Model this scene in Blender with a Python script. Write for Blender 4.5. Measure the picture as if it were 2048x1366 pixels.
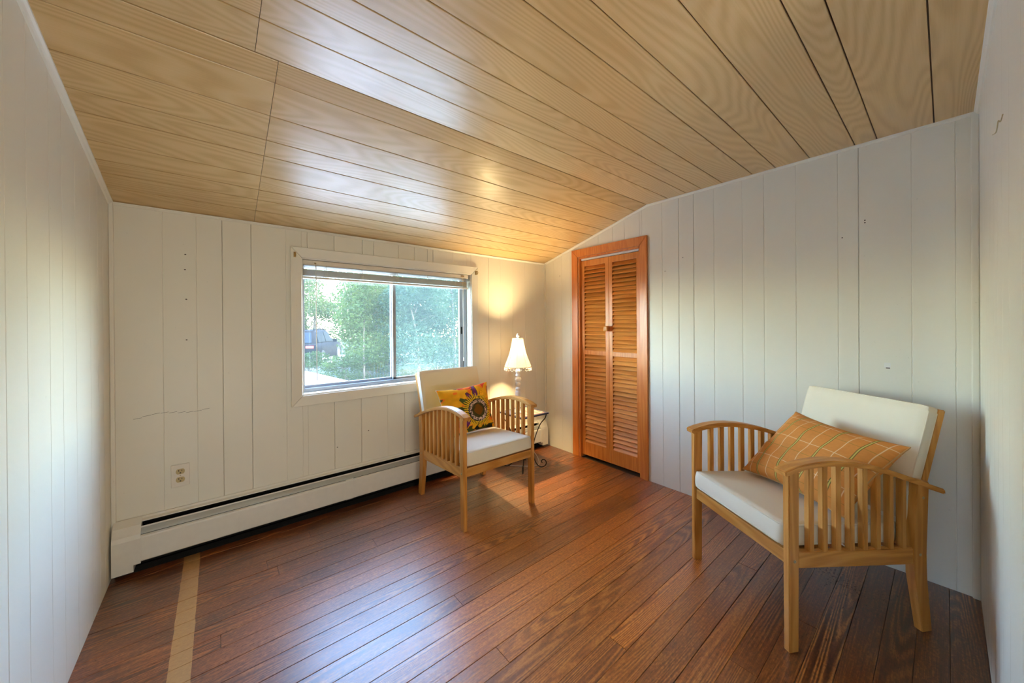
import bpy, bmesh, math, random
from mathutils import Vector, Matrix
from math import sin, cos, pi, radians as R
random.seed(7)
S = bpy.context.scene
for o in list(bpy.data.objects): bpy.data.objects.remove(o)
COL = S.collection

# ------------------------------------------------------------------ camera
F_PX, YAW, PITCH, ROLL, SY = 713.757, 0.688889, -0.002212, -0.007274, -32.985
CX, CY, CZ = 0.40057, -2.54206, 1.2
fw = Vector((sin(YAW)*cos(PITCH), cos(YAW)*cos(PITCH), sin(PITCH)))
rt = Vector((cos(YAW), -sin(YAW), 0)); up = rt.cross(fw)
r2 = rt*cos(ROLL)+up*sin(ROLL); u2 = -rt*sin(ROLL)+up*cos(ROLL)
cam = bpy.data.objects.new('camera', bpy.data.cameras.new('camera')); COL.objects.link(cam)
cam.matrix_world = Matrix(((r2.x, u2.x, -fw.x, CX), (r2.y, u2.y, -fw.y, CY), (r2.z, u2.z, -fw.z, CZ), (0, 0, 0, 1)))
cam.data.sensor_width = 36; cam.data.lens = F_PX*36/2048; cam.data.shift_y = SY/2048
cam.data.clip_start = 0.02; cam.data.clip_end = 400
S.camera = cam
# ------------------------------------------------------------------ world, sun, added fill lights, exposure
SKY, SUN, FILL_V, FILL_C, BULB, EXPO = 7.8, 9.0, 30, 4, 2100.0, -0.02
w = bpy.data.worlds.new('world'); S.world = w; w.use_nodes = True
wn = w.node_tree; sky = wn.nodes.new('ShaderNodeTexSky')
sky.sky_type = 'NISHITA'; sky.sun_disc = False; sky.sun_elevation = R(48); sky.sun_rotation = R(100)
sky.air_density = 1.0; sky.dust_density = 0.6; sky.ozone_density = 1.6
wn.links.new(sky.outputs[0], wn.nodes['Background'].inputs[0]); wn.nodes['Background'].inputs[1].default_value = SKY
def lamp(name, kind, loc, energy, color, size=1, size_y=None, rot=None, **k):
    d = bpy.data.lights.new(name, kind); d.energy = energy; d.color = color
    if kind == 'AREA':
        d.size = size
        if size_y: d.shape = 'RECTANGLE'; d.size_y = size_y
    elif kind == 'POINT': d.shadow_soft_size = size
    elif kind == 'SUN': d.angle = size
    o = bpy.data.objects.new(name, d); COL.objects.link(o); o.location = loc
    if rot: o.rotation_euler = rot
    return o
sun = lamp('sun', 'SUN', (0, 0, 20), SUN, (1, .94, .84), R(.6))
sd = Vector((-0.72, 0.30, -0.95)); sun.rotation_euler = sd.to_track_quat('-Z', 'Y').to_euler()   # over the house from the south-east
lamp('added_fill_up', 'AREA', (0.7, -4.2, .35), FILL_V, (1, .95, .80), 1.2, .8, (R(128), 0, 0))  # added fill, aimed up through the opening; not a real lamp
lamp('added_fill_down', 'AREA', (0.6, -3.9, 2.26), FILL_C, (1, .93, .84), 1.4, 1.4, (0, 0, 0))  # added overhead fill with no fixture, brightens the room from behind
S.view_settings.view_transform = 'Standard'; S.view_settings.look = 'None'
S.view_settings.exposure = EXPO; S.view_settings.gamma = 1; S.view_settings.use_curve_mapping = False

# ------------------------------------------------------------------ material helpers
def srgb(*c): return tuple(((v/255)/12.92 if v/255 <= .04045 else ((v/255+.055)/1.055)**2.4) for v in c)
class NT:
    def __init__(s, name, rough=.5, color=(.8, .8, .8), spec=.5, metal=0):
        s.m = bpy.data.materials.new(name); s.m.use_nodes = True; s.t = s.m.node_tree
        s.b = s.t.nodes['Principled BSDF']; s.o = s.t.nodes['Material Output']
        s.b.inputs['Base Color'].default_value = (*color, 1); s.b.inputs['Roughness'].default_value = rough
        s.b.inputs['Specular IOR Level'].default_value = spec; s.b.inputs['Metallic'].default_value = metal
    def n(s, k, **kw):
        x = s.t.nodes.new(k)
        for a, v in kw.items(): setattr(x, a, v)
        return x
    def l(s, a, b): s.t.links.new(a, b)
    def val(s, x, inp):
        if isinstance(x, (int, float)): inp.default_value = x
        elif isinstance(x, tuple): inp.default_value = (*x, 1) if len(inp.default_value) == 4 and len(x) == 3 else x
        else: s.l(x, inp)
    def math(s, op, a, b=0, c=None, clamp=False):
        x = s.n('ShaderNodeMath', operation=op); x.use_clamp = clamp; s.val(a, x.inputs[0]); s.val(b, x.inputs[1])
        if c is not None: s.val(c, x.inputs[2])
        return x.outputs[0]
    def mix(s, f, a, b, blend='MIX'):
        x = s.n('ShaderNodeMix', data_type='RGBA', blend_type=blend)
        s.val(f, x.inputs[0]); s.val(a, x.inputs[6]); s.val(b, x.inputs[7]); return x.outputs[2]
    def coord(s, scale=(1, 1, 1), rnd=0.0, which='Object'):
        tc = s.n('ShaderNodeTexCoord'); v = tc.outputs[which]
        if rnd:
            oi = s.n('ShaderNodeObjectInfo'); k = s.n('ShaderNodeVectorMath', operation='SCALE')
            cv = s.n('ShaderNodeCombineXYZ'); s.l(oi.outputs['Random'], cv.inputs[0])
            s.l(s.math('FRACT', s.math('MULTIPLY', oi.outputs['Random'], 17.3)), cv.inputs[1]); s.l(s.math('FRACT', s.math('MULTIPLY', oi.outputs['Random'], 71.9)), cv.inputs[2])
            s.l(cv.outputs[0], k.inputs[0]); k.inputs['Scale'].default_value = rnd
            a = s.n('ShaderNodeVectorMath', operation='ADD'); s.l(v, a.inputs[0]); s.l(k.outputs[0], a.inputs[1]); v = a.outputs[0]
        mp = s.n('ShaderNodeMapping'); mp.inputs['Scale'].default_value = scale; s.l(v, mp.inputs[0]); return mp.outputs[0]
    def noise(s, vec, scale=1, detail=3, rough=.5, dist=0.0):
        x = s.n('ShaderNodeTexNoise'); s.l(vec, x.inputs['Vector']); x.inputs['Scale'].default_value = scale
        x.inputs['Detail'].default_value = detail; x.inputs['Roughness'].default_value = rough; x.inputs['Distortion'].default_value = dist
        return x.outputs[0]
    def ramp(s, f, stops):
        x = s.n('ShaderNodeValToRGB'); s.l(f, x.inputs[0]); e = x.color_ramp.elements
        while len(e) < len(stops): e.new(.5)
        for i, (p, c) in enumerate(stops):
            e[i].position = p; e[i].color = (*c, 1) if not isinstance(c, (int, float)) else (c, c, c, 1)
        return x.outputs[0]
    def rnd(s): return s.n('ShaderNodeObjectInfo').outputs['Random']
    def bump(s, h, strength=.3, dist=.002):
        x = s.n('ShaderNodeBump'); x.inputs['Strength'].default_value = strength; x.inputs['Distance'].default_value = dist
        s.l(h, x.inputs['Height']); s.l(x.outputs[0], s.b.inputs['Normal'])
    def col(s, c): s.val(c, s.b.inputs['Base Color'])
    def rough(s, c): s.val(c, s.b.inputs['Roughness'])

def simple(name, c, rough=.5, metal=0, spec=.5, var=.06, sc=30):
    t = NT(name, rough, c, spec, metal)
    n = t.noise(t.coord((1, 1, 1)), sc, 3)
    d = tuple(v*(1-var) for v in c); e = tuple(min(1, v*(1+var)) for v in c)
    t.col(t.mix(n, d, e)); return t.m

def grain_mat(name, cols, axis='x', scale=1.0, rough=.4, ringf=18, wmid=9, fibre=.5, tonevar=.25, rnd=3.0, spec=.5, lo=.9):
    """wood: contour lines of a stretched noise give cathedrals, fine noise gives fibres"""
    t = NT(name, rough, (.5, .3, .1), spec)
    i = 'xyz'.index(axis)
    sc = [wmid*scale]*3; sc[i] = lo*scale
    a = t.noise(t.coord(tuple(sc), rnd), 1, 1.5, .45)
    rg = t.math('SINE', t.math('MULTIPLY', a, ringf*6.28)); rg = t.math('MULTIPLY_ADD', rg, .5, .5)
    sf = [260*scale]*3; sf[i] = 7*scale
    f = t.noise(t.coord(tuple(sf), rnd), 1, 2, .6)
    v = t.math('ADD', t.math('MULTIPLY', rg, 1-fibre), t.math('MULTIPLY', f, fibre))
    c = t.ramp(v, [(.15, cols[0]), (.5, cols[1]), (.9, cols[2])])
    tone = t.math('MULTIPLY_ADD', t.rnd(), tonevar, 1-tonevar/2)
    g = t.n('ShaderNodeVectorMath', operation='SCALE'); t.l(c, g.inputs[0]); t.l(tone, g.inputs['Scale'])
    t.col(g.outputs[0]); t.bump(v, .12, .001)
    return t, g.outputs[0], v

# materials
def paint(name, base, rough=.42):
    t = NT(name, rough, base, .45)
    big = t.noise(t.coord((1.3, 1.3, .7)), 1.0, 3, .55)
    fine = t.noise(t.coord((60, 60, 14)), 1.0, 3, .6)
    c = t.mix(big, tuple(v*.94 for v in base), tuple(min(1, v*1.04) for v in base))
    speck = t.ramp(t.noise(t.coord((1, 1, 1)), 55, 2, .5), [(.735, 0.0), (.76, 1.0)])
    c = t.mix(t.math('MULTIPLY', speck, .25), c, tuple(v*.6 for v in base))
    low = t.n('ShaderNodeSeparateXYZ'); t.l(t.coord(), low.inputs[0])
    t.col(c); t.bump(fine, .10, .002)
    return t.m
M = {}
WALLC = (.80, .765, .665)
M['wall'] = paint('cream_wall_paint', WALLC)
M['trim'] = paint('cream_trim_paint', (.81, .775, .68), .38)
M['gap'] = simple('dark_gap', (.10, .075, .05), .8)
M['groove'] = simple('painted_groove', (.56, .50, .42), .7)
M['plaster'] = simple('white_plaster', (.80, .78, .74), .7)
t, c, v = grain_mat('oak_ceiling_laminate', (srgb(194, 158, 104), srgb(206, 172, 118), srgb(214, 182, 132)), 'x', 1, .33, 36, 3.6, .5, .07, 9.0, .9, .5)
t.rough(t.math('MULTIPLY_ADD', t.noise(t.coord((3, 8, 3)), 2, 2), .08, .27)); M['ceil'] = t.m
M['ceil_gap'] = simple('brown_ceiling_groove', (.075, .04, .02), .6)
M['ceil_seam'] = simple('pale_ceiling_seam', (.42, .31, .22), .6)

def floor_mat():
    t = NT('worn_red_brown_floorboard', .35, spec=.5)
    t.b.inputs['Coat Weight'].default_value = 1; t.b.inputs['Coat Roughness'].default_value = .43; t.b.inputs['Coat IOR'].default_value = 1.63
    a = t.noise(t.coord((.42, 8, 1), 9.0), 1, 1.2, .5)
    rg = t.math('MULTIPLY_ADD', t.math('SINE', t.math('MULTIPLY', a, 34*6.28)), .5, .5)
    f = t.noise(t.coord((9, 300, 9), 5.0), 1, 3, .65)
    blot = t.noise(t.coord((1.1, 1.6, 1)), 1.3, 4, .6)
    fine = t.noise(t.coord((40, 70, 1)), 1.6, 3, .7)
    msk = t.ramp(t.noise(t.coord((.8, 4, 1), 7.0), 1, 2), [(.45, .05), (.64, .30)])
    v = t.math('ADD', t.math('MULTIPLY_ADD', t.math('SUBTRACT', rg, .5), msk, t.math('MULTIPLY', f, .46)), t.math('MULTIPLY', fine, .54))
    red = t.ramp(v, [(.34, srgb(82, 34, 10)), (.5, srgb(134, 66, 22)), (.68, srgb(184, 108, 44))])
    dark = t.ramp(v, [(.34, srgb(46, 20, 8)), (.52, srgb(92, 46, 18)), (.7, srgb(164, 108, 46))])
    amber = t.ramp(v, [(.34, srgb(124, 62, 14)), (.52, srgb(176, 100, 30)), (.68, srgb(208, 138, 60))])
    c = t.mix(t.ramp(t.math('MULTIPLY_ADD', t.math('SUBTRACT', t.rnd(), .5), .22, blot), [(.40, 0.0), (.64, 1.0)]), red, dark)
    xyz = t.n('ShaderNodeSeparateXYZ'); t.l(t.coord(), xyz.inputs[0]); X, Y = xyz.outputs[0], xyz.outputs[1]
    def near(px, py, rad):           # round area with a blotchy edge, strongest at its centre
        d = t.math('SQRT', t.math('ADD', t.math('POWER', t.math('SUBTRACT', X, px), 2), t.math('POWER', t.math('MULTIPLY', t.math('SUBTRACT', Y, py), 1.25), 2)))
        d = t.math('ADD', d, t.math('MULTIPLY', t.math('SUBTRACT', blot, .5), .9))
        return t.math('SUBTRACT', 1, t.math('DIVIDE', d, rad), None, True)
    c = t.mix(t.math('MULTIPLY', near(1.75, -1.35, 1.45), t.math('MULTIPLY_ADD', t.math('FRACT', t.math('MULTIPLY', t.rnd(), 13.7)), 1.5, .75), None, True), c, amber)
    c = t.mix(t.math('MULTIPLY', near(2.75, -2.6, 1.3), 1.4, None, True), c, dark)
    tone = t.math('MULTIPLY_ADD', t.rnd(), .50, .78)
    g = t.n('ShaderNodeVectorMath', operation='SCALE'); t.l(c, g.inputs[0]); t.l(tone, g.inputs['Scale']); c = g.outputs[0]
    # short scratches along the boards showing raw wood
    sc = t.ramp(t.noise(t.coord((9, 150, 1), 2.0), 1, 2, .45), [(.70, 0.0), (.735, 1.0)])
    area = t.ramp(t.noise(t.coord((1.3, 1.7, 1)), 2.1, 2), [(.50, 0.0), (.64, 1.0)])
    c = t.mix(t.math('MULTIPLY', t.math('MULTIPLY', sc, area), .75), c, srgb(206, 146, 78))
    # bare strip where a partition once stood (x 0.257-0.318)
    wob = t.math('MULTIPLY', t.math('SUBTRACT', t.noise(t.coord((0, 12, 0)), 1, 3), .5), .009)
    xx = t.math('ADD', X, wob)
    st = t.math('MULTIPLY', t.math('GREATER_THAN', xx, .257), t.math('LESS_THAN', xx, .320))
    bare = t.mix(fine, srgb(160, 106, 52), srgb(206, 156, 92))
    c = t.mix(st, c, bare)
    t.col(c)
    t.rough(t.math('MULTIPLY_ADD', t.math('ADD', fine, blot), .14, .17))
    t.bump(t.math('ADD', t.math('MULTIPLY', f, .5), rg), .16, .0012)
    return t.m
M['floor'] = floor_mat()
for ax in 'xyz':
    t, c, v = grain_mat('honey_wood_'+ax, (srgb(178, 114, 44), srgb(196, 132, 58), srgb(210, 150, 76)), ax, 1.4, .38, 6, 11, .5, .22, 5.0)
    M['wood'+ax] = t.m
t, c, v = grain_mat('orange_door_wood', (srgb(190, 108, 42), srgb(204, 124, 52), srgb(214, 140, 66)), 'z', 1.3, .34, 6, 14, .55, .12, 5.0); M['doorwood'] = t.m
t, c, v = grain_mat('orange_slat_wood', (srgb(196, 118, 48), srgb(210, 134, 60), srgb(222, 152, 78)), 'y', 1.3, .36, 5, 12, .5, .26, 5.0); M['slatwood'] = t.m
t, c, v = grain_mat('orange_casing_wood', (srgb(192, 104, 42), srgb(204, 118, 50), srgb(214, 134, 64)), 'z', 1.2, .3, 6, 14, .6, .08, 5.0); M['casewood'] = t.m
def fabric(name, base, sc=700):
    t = NT(name, .75, base, .25)
    n = t.noise(t.coord((1, 1, 1)), sc, 2); b = t.noise(t.coord((1, 1, 1)), 7, 3)
    t.col(t.mix(b, tuple(v*.93 for v in base), base)); t.bump(t.math('ADD', t.math('MULTIPLY', n, .3), b), .22, .004)
    return t.m
M['cushion'] = fabric('off_white_cushion', (.80, .70, .53))
def vcol(name, rough=.8):
    t = NT(name, rough, spec=.2); a = t.n('ShaderNodeVertexColor', layer_name='Col'); t.l(a.outputs[0], t.b.inputs['Base Color'])
    t.bump(t.noise(t.coord((1, 1, 1)), 500, 2), .15, .001); return t.m
M['print'] = vcol('printed_cloth')
M['brass'] = simple('brass', (.45, .32, .13), .35, 1)
M['iron'] = simple('wrought_iron', (.035, .026, .022), .45, .6)
M['black'] = simple('black_plastic_and_shade', (.004, .004, .004), .7, 0, .2)  # black parts, and painted shade in and under the heater
M['alu'] = simple('aluminium_frame', (.34, .35, .365), .4, .35)
M['screw'] = simple('bolt_metal', (.50, .45, .30), .3, 1)
M['white_metal'] = simple('cream_heater_enamel', (.76, .73, .66), .35)
M['damper'] = simple('grey_damper_metal', (.42, .43, .40), .35, .3)
M['blind'] = simple('white_blind_vinyl', (.74, .67, .56), .4)
M['almond'] = simple('almond_receptacle', (.50, .38, .18), .4)
M['plate'] = simple('painted_outlet_plate', (.76, .71, .62), .4)
M['lampwhite'] = simple('white_lamp_base', (.80, .77, .72), .35)
M['track'] = simple('white_door_track', (.75, .75, .73), .4)
M['tile_blue'] = simple('slate_blue_tile_rim', (.045, .05, .10), .35)
M['tile_red'] = simple('brick_red_tile', (.40, .17, .13), .35)
M['tile_cream'] = simple('cream_tile', (.75, .66, .52), .35)
M['cord'] = simple('white_cord', (.75, .72, .66), .45)
t = NT('crystal', .03, (.95, .95, .95)); t.b.inputs['Transmission Weight'].default_value = .85; t.b.inputs['IOR'].default_value = 1.45; M['crystal'] = t.m
def shade_mat():
    t = NT('lamp_shade_fabric', .8, (.93, .90, .85), .2)
    f = t.noise(t.coord((1, 1, 1)), 60, 2)
    uv = t.coord((1, 1, 1), 0, 'UV'); sp = t.n('ShaderNodeTexVoronoi'); t.l(uv, sp.inputs['Vector']); sp.inputs['Scale'].default_value = 22
    x = t.n('ShaderNodeSeparateXYZ'); t.l(uv, x.inputs[0])
    band = t.math('MULTIPLY', t.math('LESS_THAN', x.outputs[1], .30), t.math('GREATER_THAN', x.outputs[1], .10))
    fl = t.math('MULTIPLY', t.math('LESS_THAN', sp.outputs['Distance'], .16), band)
    c = t.mix(t.math('MULTIPLY', fl, .6), (.93, .90, .85), (.55, .44, .30)); t.col(c)
    tr = t.n('ShaderNodeBsdfTranslucent'); t.l(c, tr.inputs[0])
    mx = t.n('ShaderNodeMixShader'); mx.inputs[0].default_value = .86
    t.l(t.b.outputs[0], mx.inputs[1]); t.l(tr.outputs[0], mx.inputs[2]); t.l(mx.outputs[0], t.o.inputs[0]); return t.m
M['shade'] = shade_mat()
def glass_mat(name, haze, hc=(.80, .88, .84), refl=.06):
    t = NT(name, .5, hc, 0)
    tp = t.n('ShaderNodeBsdfTransparent'); tp.inputs[0].default_value = (.95, .98, .97, 1)
    gl = t.n('ShaderNodeBsdfGlossy'); gl.inputs['Roughness'].default_value = .01
    tl = t.n('ShaderNodeBsdfTranslucent'); tl.inputs[0].default_value = (*hc, 1)
    m1 = t.n('ShaderNodeMixShader'); m1.inputs[0].default_value = refl; t.l(tp.outputs[0], m1.inputs[1]); t.l(gl.outputs[0], m1.inputs[2])
    m2 = t.n('ShaderNodeMixShader'); m2.inputs[0].default_value = haze; t.l(m1.outputs[0], m2.inputs[1]); t.l(tl.outputs[0], m2.inputs[2])
    t.l(m2.outputs[0], t.o.inputs[0]); return t.m
M['glass'] = glass_mat('window_glass', .009)
M['screen'] = glass_mat('insect_screen', .012, (.60, .70, .68), 0)
def leaf(name, c1, c2, tr=.5):
    t = NT(name, .55, c1, .35)
    n = t.noise(t.coord((1, 1, 1)), 1.7, 4, .7); c = t.mix(t.ramp(n, [(.35, 0.0), (.65, 1.0)]), c1, c2); t.col(c)
    l = t.n('ShaderNodeBsdfTranslucent'); t.l(c, l.inputs[0]); mx = t.n('ShaderNodeMixShader'); mx.inputs[0].default_value = tr
    t.l(t.b.outputs[0], mx.inputs[1]); t.l(l.outputs[0], mx.inputs[2]); t.l(mx.outputs[0], t.o.inputs[0]); return t.m
M['leaf1'] = leaf('green_leaves', (.032, .066, .012), (.092, .118, .024))
M['leaf2'] = leaf('blue_green_leaves', (.022, .052, .024), (.050, .084, .044))
M['leaf3'] = leaf('pale_leaves', (.060, .088, .020), (.115, .135, .038))
M['bark'] = simple('grey_brown_bark', (.16, .12, .09), .9, 0, .2, .4, 8)
t = NT('gravel_and_weeds', .95, spec=.1); g = t.noise(t.coord((1, 1, 1)), 9, 5, .8); b = t.noise(t.coord((1, 1, 1)), .6, 3)
t.col(t.mix(t.ramp(b, [(.42, 0.0), (.58, 1.0)]), t.ramp(g, [(.3, (.05, .05, .045)), (.7, (.20, .195, .18))]), t.ramp(g, [(.3, (.02, .04, .015)), (.7, (.07, .10, .05))])))
M['ground'] = t.m
M['road'] = simple('pale_gravel_road', (.26, .24, .225), .9, 0, .1, .25, 4)
t, c, v = grain_mat('weathered_deck_wood', ((.42, .41, .39), (.50, .49, .47), (.58, .57, .55)), 'y', 1, .75, 6, 10, .6, .15, 5.0); M['deck'] = t.m
M['car'] = simple('black_car_paint', (.008, .009, .012), .6, 0, .08)
M['carglass'] = simple('car_glass', (.02, .026, .034), .3, 0, .12)
M['tyre'] = simple('tyre_rubber', (.02, .02, .02), .8)
M['hub'] = simple('wheel_alloy', (.4, .4, .42), .3, .8)
M['red'] = simple('red_tail_lamp', (.6, .03, .02), .25)
M['grey'] = simple('grey_siding', (.45, .40, .36), .8)

# ------------------------------------------------------------------ object helpers
def link(name, me, mat, parent=None, loc=None):
    o = bpy.data.objects.new(name, me); COL.objects.link(o)
    for m in (mat if isinstance(mat, (list, tuple)) else [mat]): me.materials.append(m)
    if parent: o.parent = parent
    if loc: o.location = loc
    return o
def smooth(o, v=True):
    for p in o.data.polygons: p.use_smooth = v
    return o
def raw(name, vs, fs, mat, parent=None, sm=False):
    me = bpy.data.meshes.new(name); me.from_pydata([tuple(v) for v in vs], [], fs); me.update()
    o = link(name, me, mat, parent)
    return smooth(o) if sm else o
def frombm(name, bm, mat, parent=None, sm=False):
    bmesh.ops.recalc_face_normals(bm, faces=bm.faces)
    me = bpy.data.meshes.new(name); bm.to_mesh(me); bm.free(); o = link(name, me, mat, parent)
    return smooth(o) if sm else o
def addbox(bm, a, b, bev=0.0, M4=None):
    cx = [(a[i]+b[i])/2 for i in range(3)]; d = [abs(b[i]-a[i]) for i in range(3)]
    m = Matrix.Translation(cx) @ Matrix.Diagonal((*d, 1))
    if M4 is not None: m = M4 @ m
    r = bmesh.ops.create_cube(bm, size=1, matrix=m)
    if bev:
        es = {e for v in r['verts'] for e in v.link_edges}
        bmesh.ops.bevel(bm, geom=list(es), offset=bev, segments=2, affect='EDGES', profile=.6)
def box(name, a, b, mat, parent=None, bev=0.0, M4=None):
    bm = bmesh.new(); addbox(bm, a, b, bev, M4); return frombm(name, bm, mat, parent)
def addprism(bm, pts, axis, a, b):
    """closed 2-D outline extruded along an axis"""
    def P(p, h): return {'x': (h, p[0], p[1]), 'y': (p[0], h, p[1]), 'z': (p[0], p[1], h)}[axis]
    A = [bm.verts.new(P(p, a)) for p in pts]; B = [bm.verts.new(P(p, b)) for p in pts]
    bm.faces.new(A); bm.faces.new(B[::-1])
    for i in range(len(pts)): bm.faces.new((A[i], A[i-1], B[i-1], B[i]))
def addtube(bm, pts, rad, seg=8):
    pts = [Vector(p) for p in pts]; prev = None; rings = []
    for i, p in enumerate(pts):
        tdir = (pts[min(i+1, len(pts)-1)]-pts[max(i-1, 0)]).normalized()
        if prev is None:
            prev = tdir.cross(Vector((0, 0, 1)) if abs(tdir.z) < .9 else Vector((1, 0, 0))).normalized()
        nrm = (prev-tdir*prev.dot(tdir)).normalized(); bn = tdir.cross(nrm); prev = nrm
        r = rad[i] if isinstance(rad, (list, tuple)) else rad
        rings.append([bm.verts.new(p+(nrm*cos(2*pi*k/seg)+bn*sin(2*pi*k/seg))*r) for k in range(seg)])
    for a, b in zip(rings, rings[1:]):
        for k in range(seg): bm.faces.new((a[k], a[(k+1) % seg], b[(k+1) % seg], b[k]))
    bm.faces.new(rings[0][::-1]); bm.faces.new(rings[-1])
def addlathe(bm, prof, seg=24, c=(0, 0, 0)):
    rings = [[bm.verts.new((c[0]+r*cos(2*pi*k/seg), c[1]+r*sin(2*pi*k/seg), c[2]+z)) for k in range(seg)] for r, z in prof]
    for a, b in zip(rings, rings[1:]):
        for k in range(seg): bm.faces.new((a[k], a[(k+1) % seg], b[(k+1) % seg], b[k]))
    bm.faces.new(rings[0][::-1]); bm.faces.new(rings[-1])
def spline(pts, n=8):
    pts = [Vector(p) for p in pts]; P = [2*pts[0]-pts[1]]+pts+[2*pts[-1]-pts[-2]]; out = []
    for i in range(1, len(P)-2):
        for k in range(n):
            t_ = k/n; a, b, c_, d = P[i-1:i+3]
            out.append(.5*((2*b)+(-a+c_)*t_+(2*a-5*b+4*c_-d)*t_*t_+(-a+3*b-3*c_+d)*t_**3))
    out.append(pts[-1]); return out
def struct(o, label, cat): o['kind'] = 'structure'; o['label'] = label; o['category'] = cat; return o
def tag(o, label, cat, group=None):
    o['label'] = label; o['category'] = cat
    if group: o['group'] = group
    return o
def empty(name, loc, label, cat, rz=0, group=None, kind=None):
    o = bpy.data.objects.new(name, None); COL.objects.link(o); o.location = loc; o.rotation_euler.z = rz; o.empty_display_size = .1
    if kind: o['kind'] = kind
    return tag(o, label, cat, group)

# ------------------------------------------------------------------ room
L, W, KY, H1, H2 = 2.926, 2.636, 1.102, 1.8004, 2.0995
SOX = 1.50                                                       # south wall starts here; wide opening west of it
def hz(y): return H1+(-y/KY)*(H2-H1) if y > -KY else H2
def planks(wall, edges, put, ztop, zbot, gaps=(), th=.008, ch=.0019, mat=None, kink=None, name='plank'):
    """vertical boards: chamfered edges; put(a, depth, z) -> world; depth 0 = face of the wall, negative = into wall"""
    for i, (a0, a1) in enumerate(zip(edges, edges[1:])):
        g0 = .0007 if a0 in gaps else 0; g1 = .0007 if a1 in gaps else 0
        s = 1 if a1 > a0 else -1
        A0, A1 = a0+s*g0, a1-s*g1; sec = [(A0, -th), (A0, -ch), (A0+s*ch, 0)]
        if kink is not None and min(A0, A1) < kink < max(A0, A1): sec.append((kink, 0))
        sec += [(A1-s*ch, 0), (A1, -ch), (A1, -th)]
        n = len(sec); vs = [put(a, d, zbot(a)) for a, d in sec]+[put(a, d, ztop(a)) for a, d in sec]
        fs = [(k, k+1, n+k+1, n+k) for k in range(n-1)]+[tuple(range(n-1, -1, -1)), tuple(range(n, 2*n)), (n-1, 0, n, 2*n-1)]
        bm = bmesh.new(); V = [bm.verts.new(v) for v in vs]
        for f in fs: bm.faces.new([V[k] for k in f])
        frombm(name, bm, mat or M['wall'], wall)
const = lambda v: (lambda a: v)
# window hole in the north wall
WX0, WX1, WZ0, WZ1 = .803, 2.050, .765, 1.622
bm = bmesh.new()
for a, b in (((-.12, .008, -.02), (WX0, .14, 1.86)), ((WX1, .008, -.02), (L+.12, .14, 1.86)), ((WX0, .008, -.02), (WX1, .14, WZ0)), ((WX0, .008, WZ1), (WX1, .14, 1.86))): addbox(bm, a, b)
wall_n = struct(frombm('wall_north', bm, M['groove']), 'cream painted board wall holding the window and the baseboard heater', 'wall')
putN = lambda a, d, z: (a, -d, z)
planks(wall_n, [.0, .183, .313, .42, .55, .719, .803], putN, const(H1), const(0), (.42, .55))
planks(wall_n, [2.05, 2.231, 2.36, 2.504, 2.656, 2.80, L], putN, const(H1), const(0), (2.231,))
planks(wall_n, [.803, .835, .99, 1.168, 1.245, 1.423, 1.547, 1.652, 1.699, 1.877, 2.002, 2.05], putN, const(H1), const(WZ1), (.835, .99, 1.168, 1.245, 1.423, 1.547, 1.652, 1.699))
planks(wall_n, [.803, .832, .985, 1.154, 1.333, 1.46, 1.64, 1.80, 1.93, 2.05], putN, const(WZ0), const(0), (.985, 1.154, 1.46))
# east wall with closet opening
DY0, DY1, DZ = -.430, -1.038, 1.795
bm = bmesh.new()
def slab_e(y0, y1, z0, top):
    ys = [y0]+([-KY] if y1 < -KY < y0 else [])+[y1]
    pts = [(y, top(y)) for y in ys]+[(y1, z0), (y0, z0)]; addprism(bm, pts, 'x', L+.008, L+.12)
tp = lambda y: hz(y)+.04
slab_e(.12, DY0, -.02, tp); slab_e(DY1, -W-.12, -.02, tp); slab_e(DY0, DY1, DZ, tp)
wall_e = struct(frombm('wall_east', bm, M['groove']), 'cream board wall with the louvered closet door', 'wall')
putE = lambda a, d, z: (L-d, a, z)
planks(wall_e, [0, -.123, -.224, -.33, DY0], putE, hz, const(0))
planks(wall_e, [DY0, -.515, -.648, -.794, -.906, DY1], putE, hz, const(DZ))
planks(wall_e, [DY1, -1.059, -1.219, -1.341, -1.444, -1.574, -1.739, -1.853, -2.006, -2.183, -2.262, -2.442, -2.572, -W], putE, hz, const(0), (-2.262, -1.341, -1.444), kink=-KY)
bm = bmesh.new(); 
for a, b in (((L+.12, -.3, -.02), (L+.7, -.2, 2)), ((L+.12, -1.25, -.02), (L+.7, -1.15, 2)), ((L+.6, -1.2, -.02), (L+.7, -.2, 2)), ((L+.12, -1.2, 1.9), (L+.7, -.2, 2)), ((L+.12, -1.2, -.06), (L+.7, -.2, -.02))): addbox(bm, a, b)
struct(frombm('wall_closet', bm, M['plaster']), 'inside of the closet behind the louvered door', 'wall')
# west wall
bm = bmesh.new(); pts = [(.12, H1), (0, H1+.04), (-KY, H2+.04), (-W-.0, H2+.04), (-W, -.02), (.12, -.02)]; addprism(bm, pts, 'x', -.12, -.008)
wall_w = struct(frombm('wall_west', bm, M['groove']), 'cream board wall on the left of the photo', 'wall')
putW = lambda a, d, z: (d, a, z)
planks(wall_w, [0, -.12, -.21, -.332, -.524, -.667, -.785, -.954, -1.083, -1.23, -1.36, -1.52, -1.66, -1.80, -1.98, -2.14, -2.28, -2.45, -W], putW, hz, const(0), kink=-KY)
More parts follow.
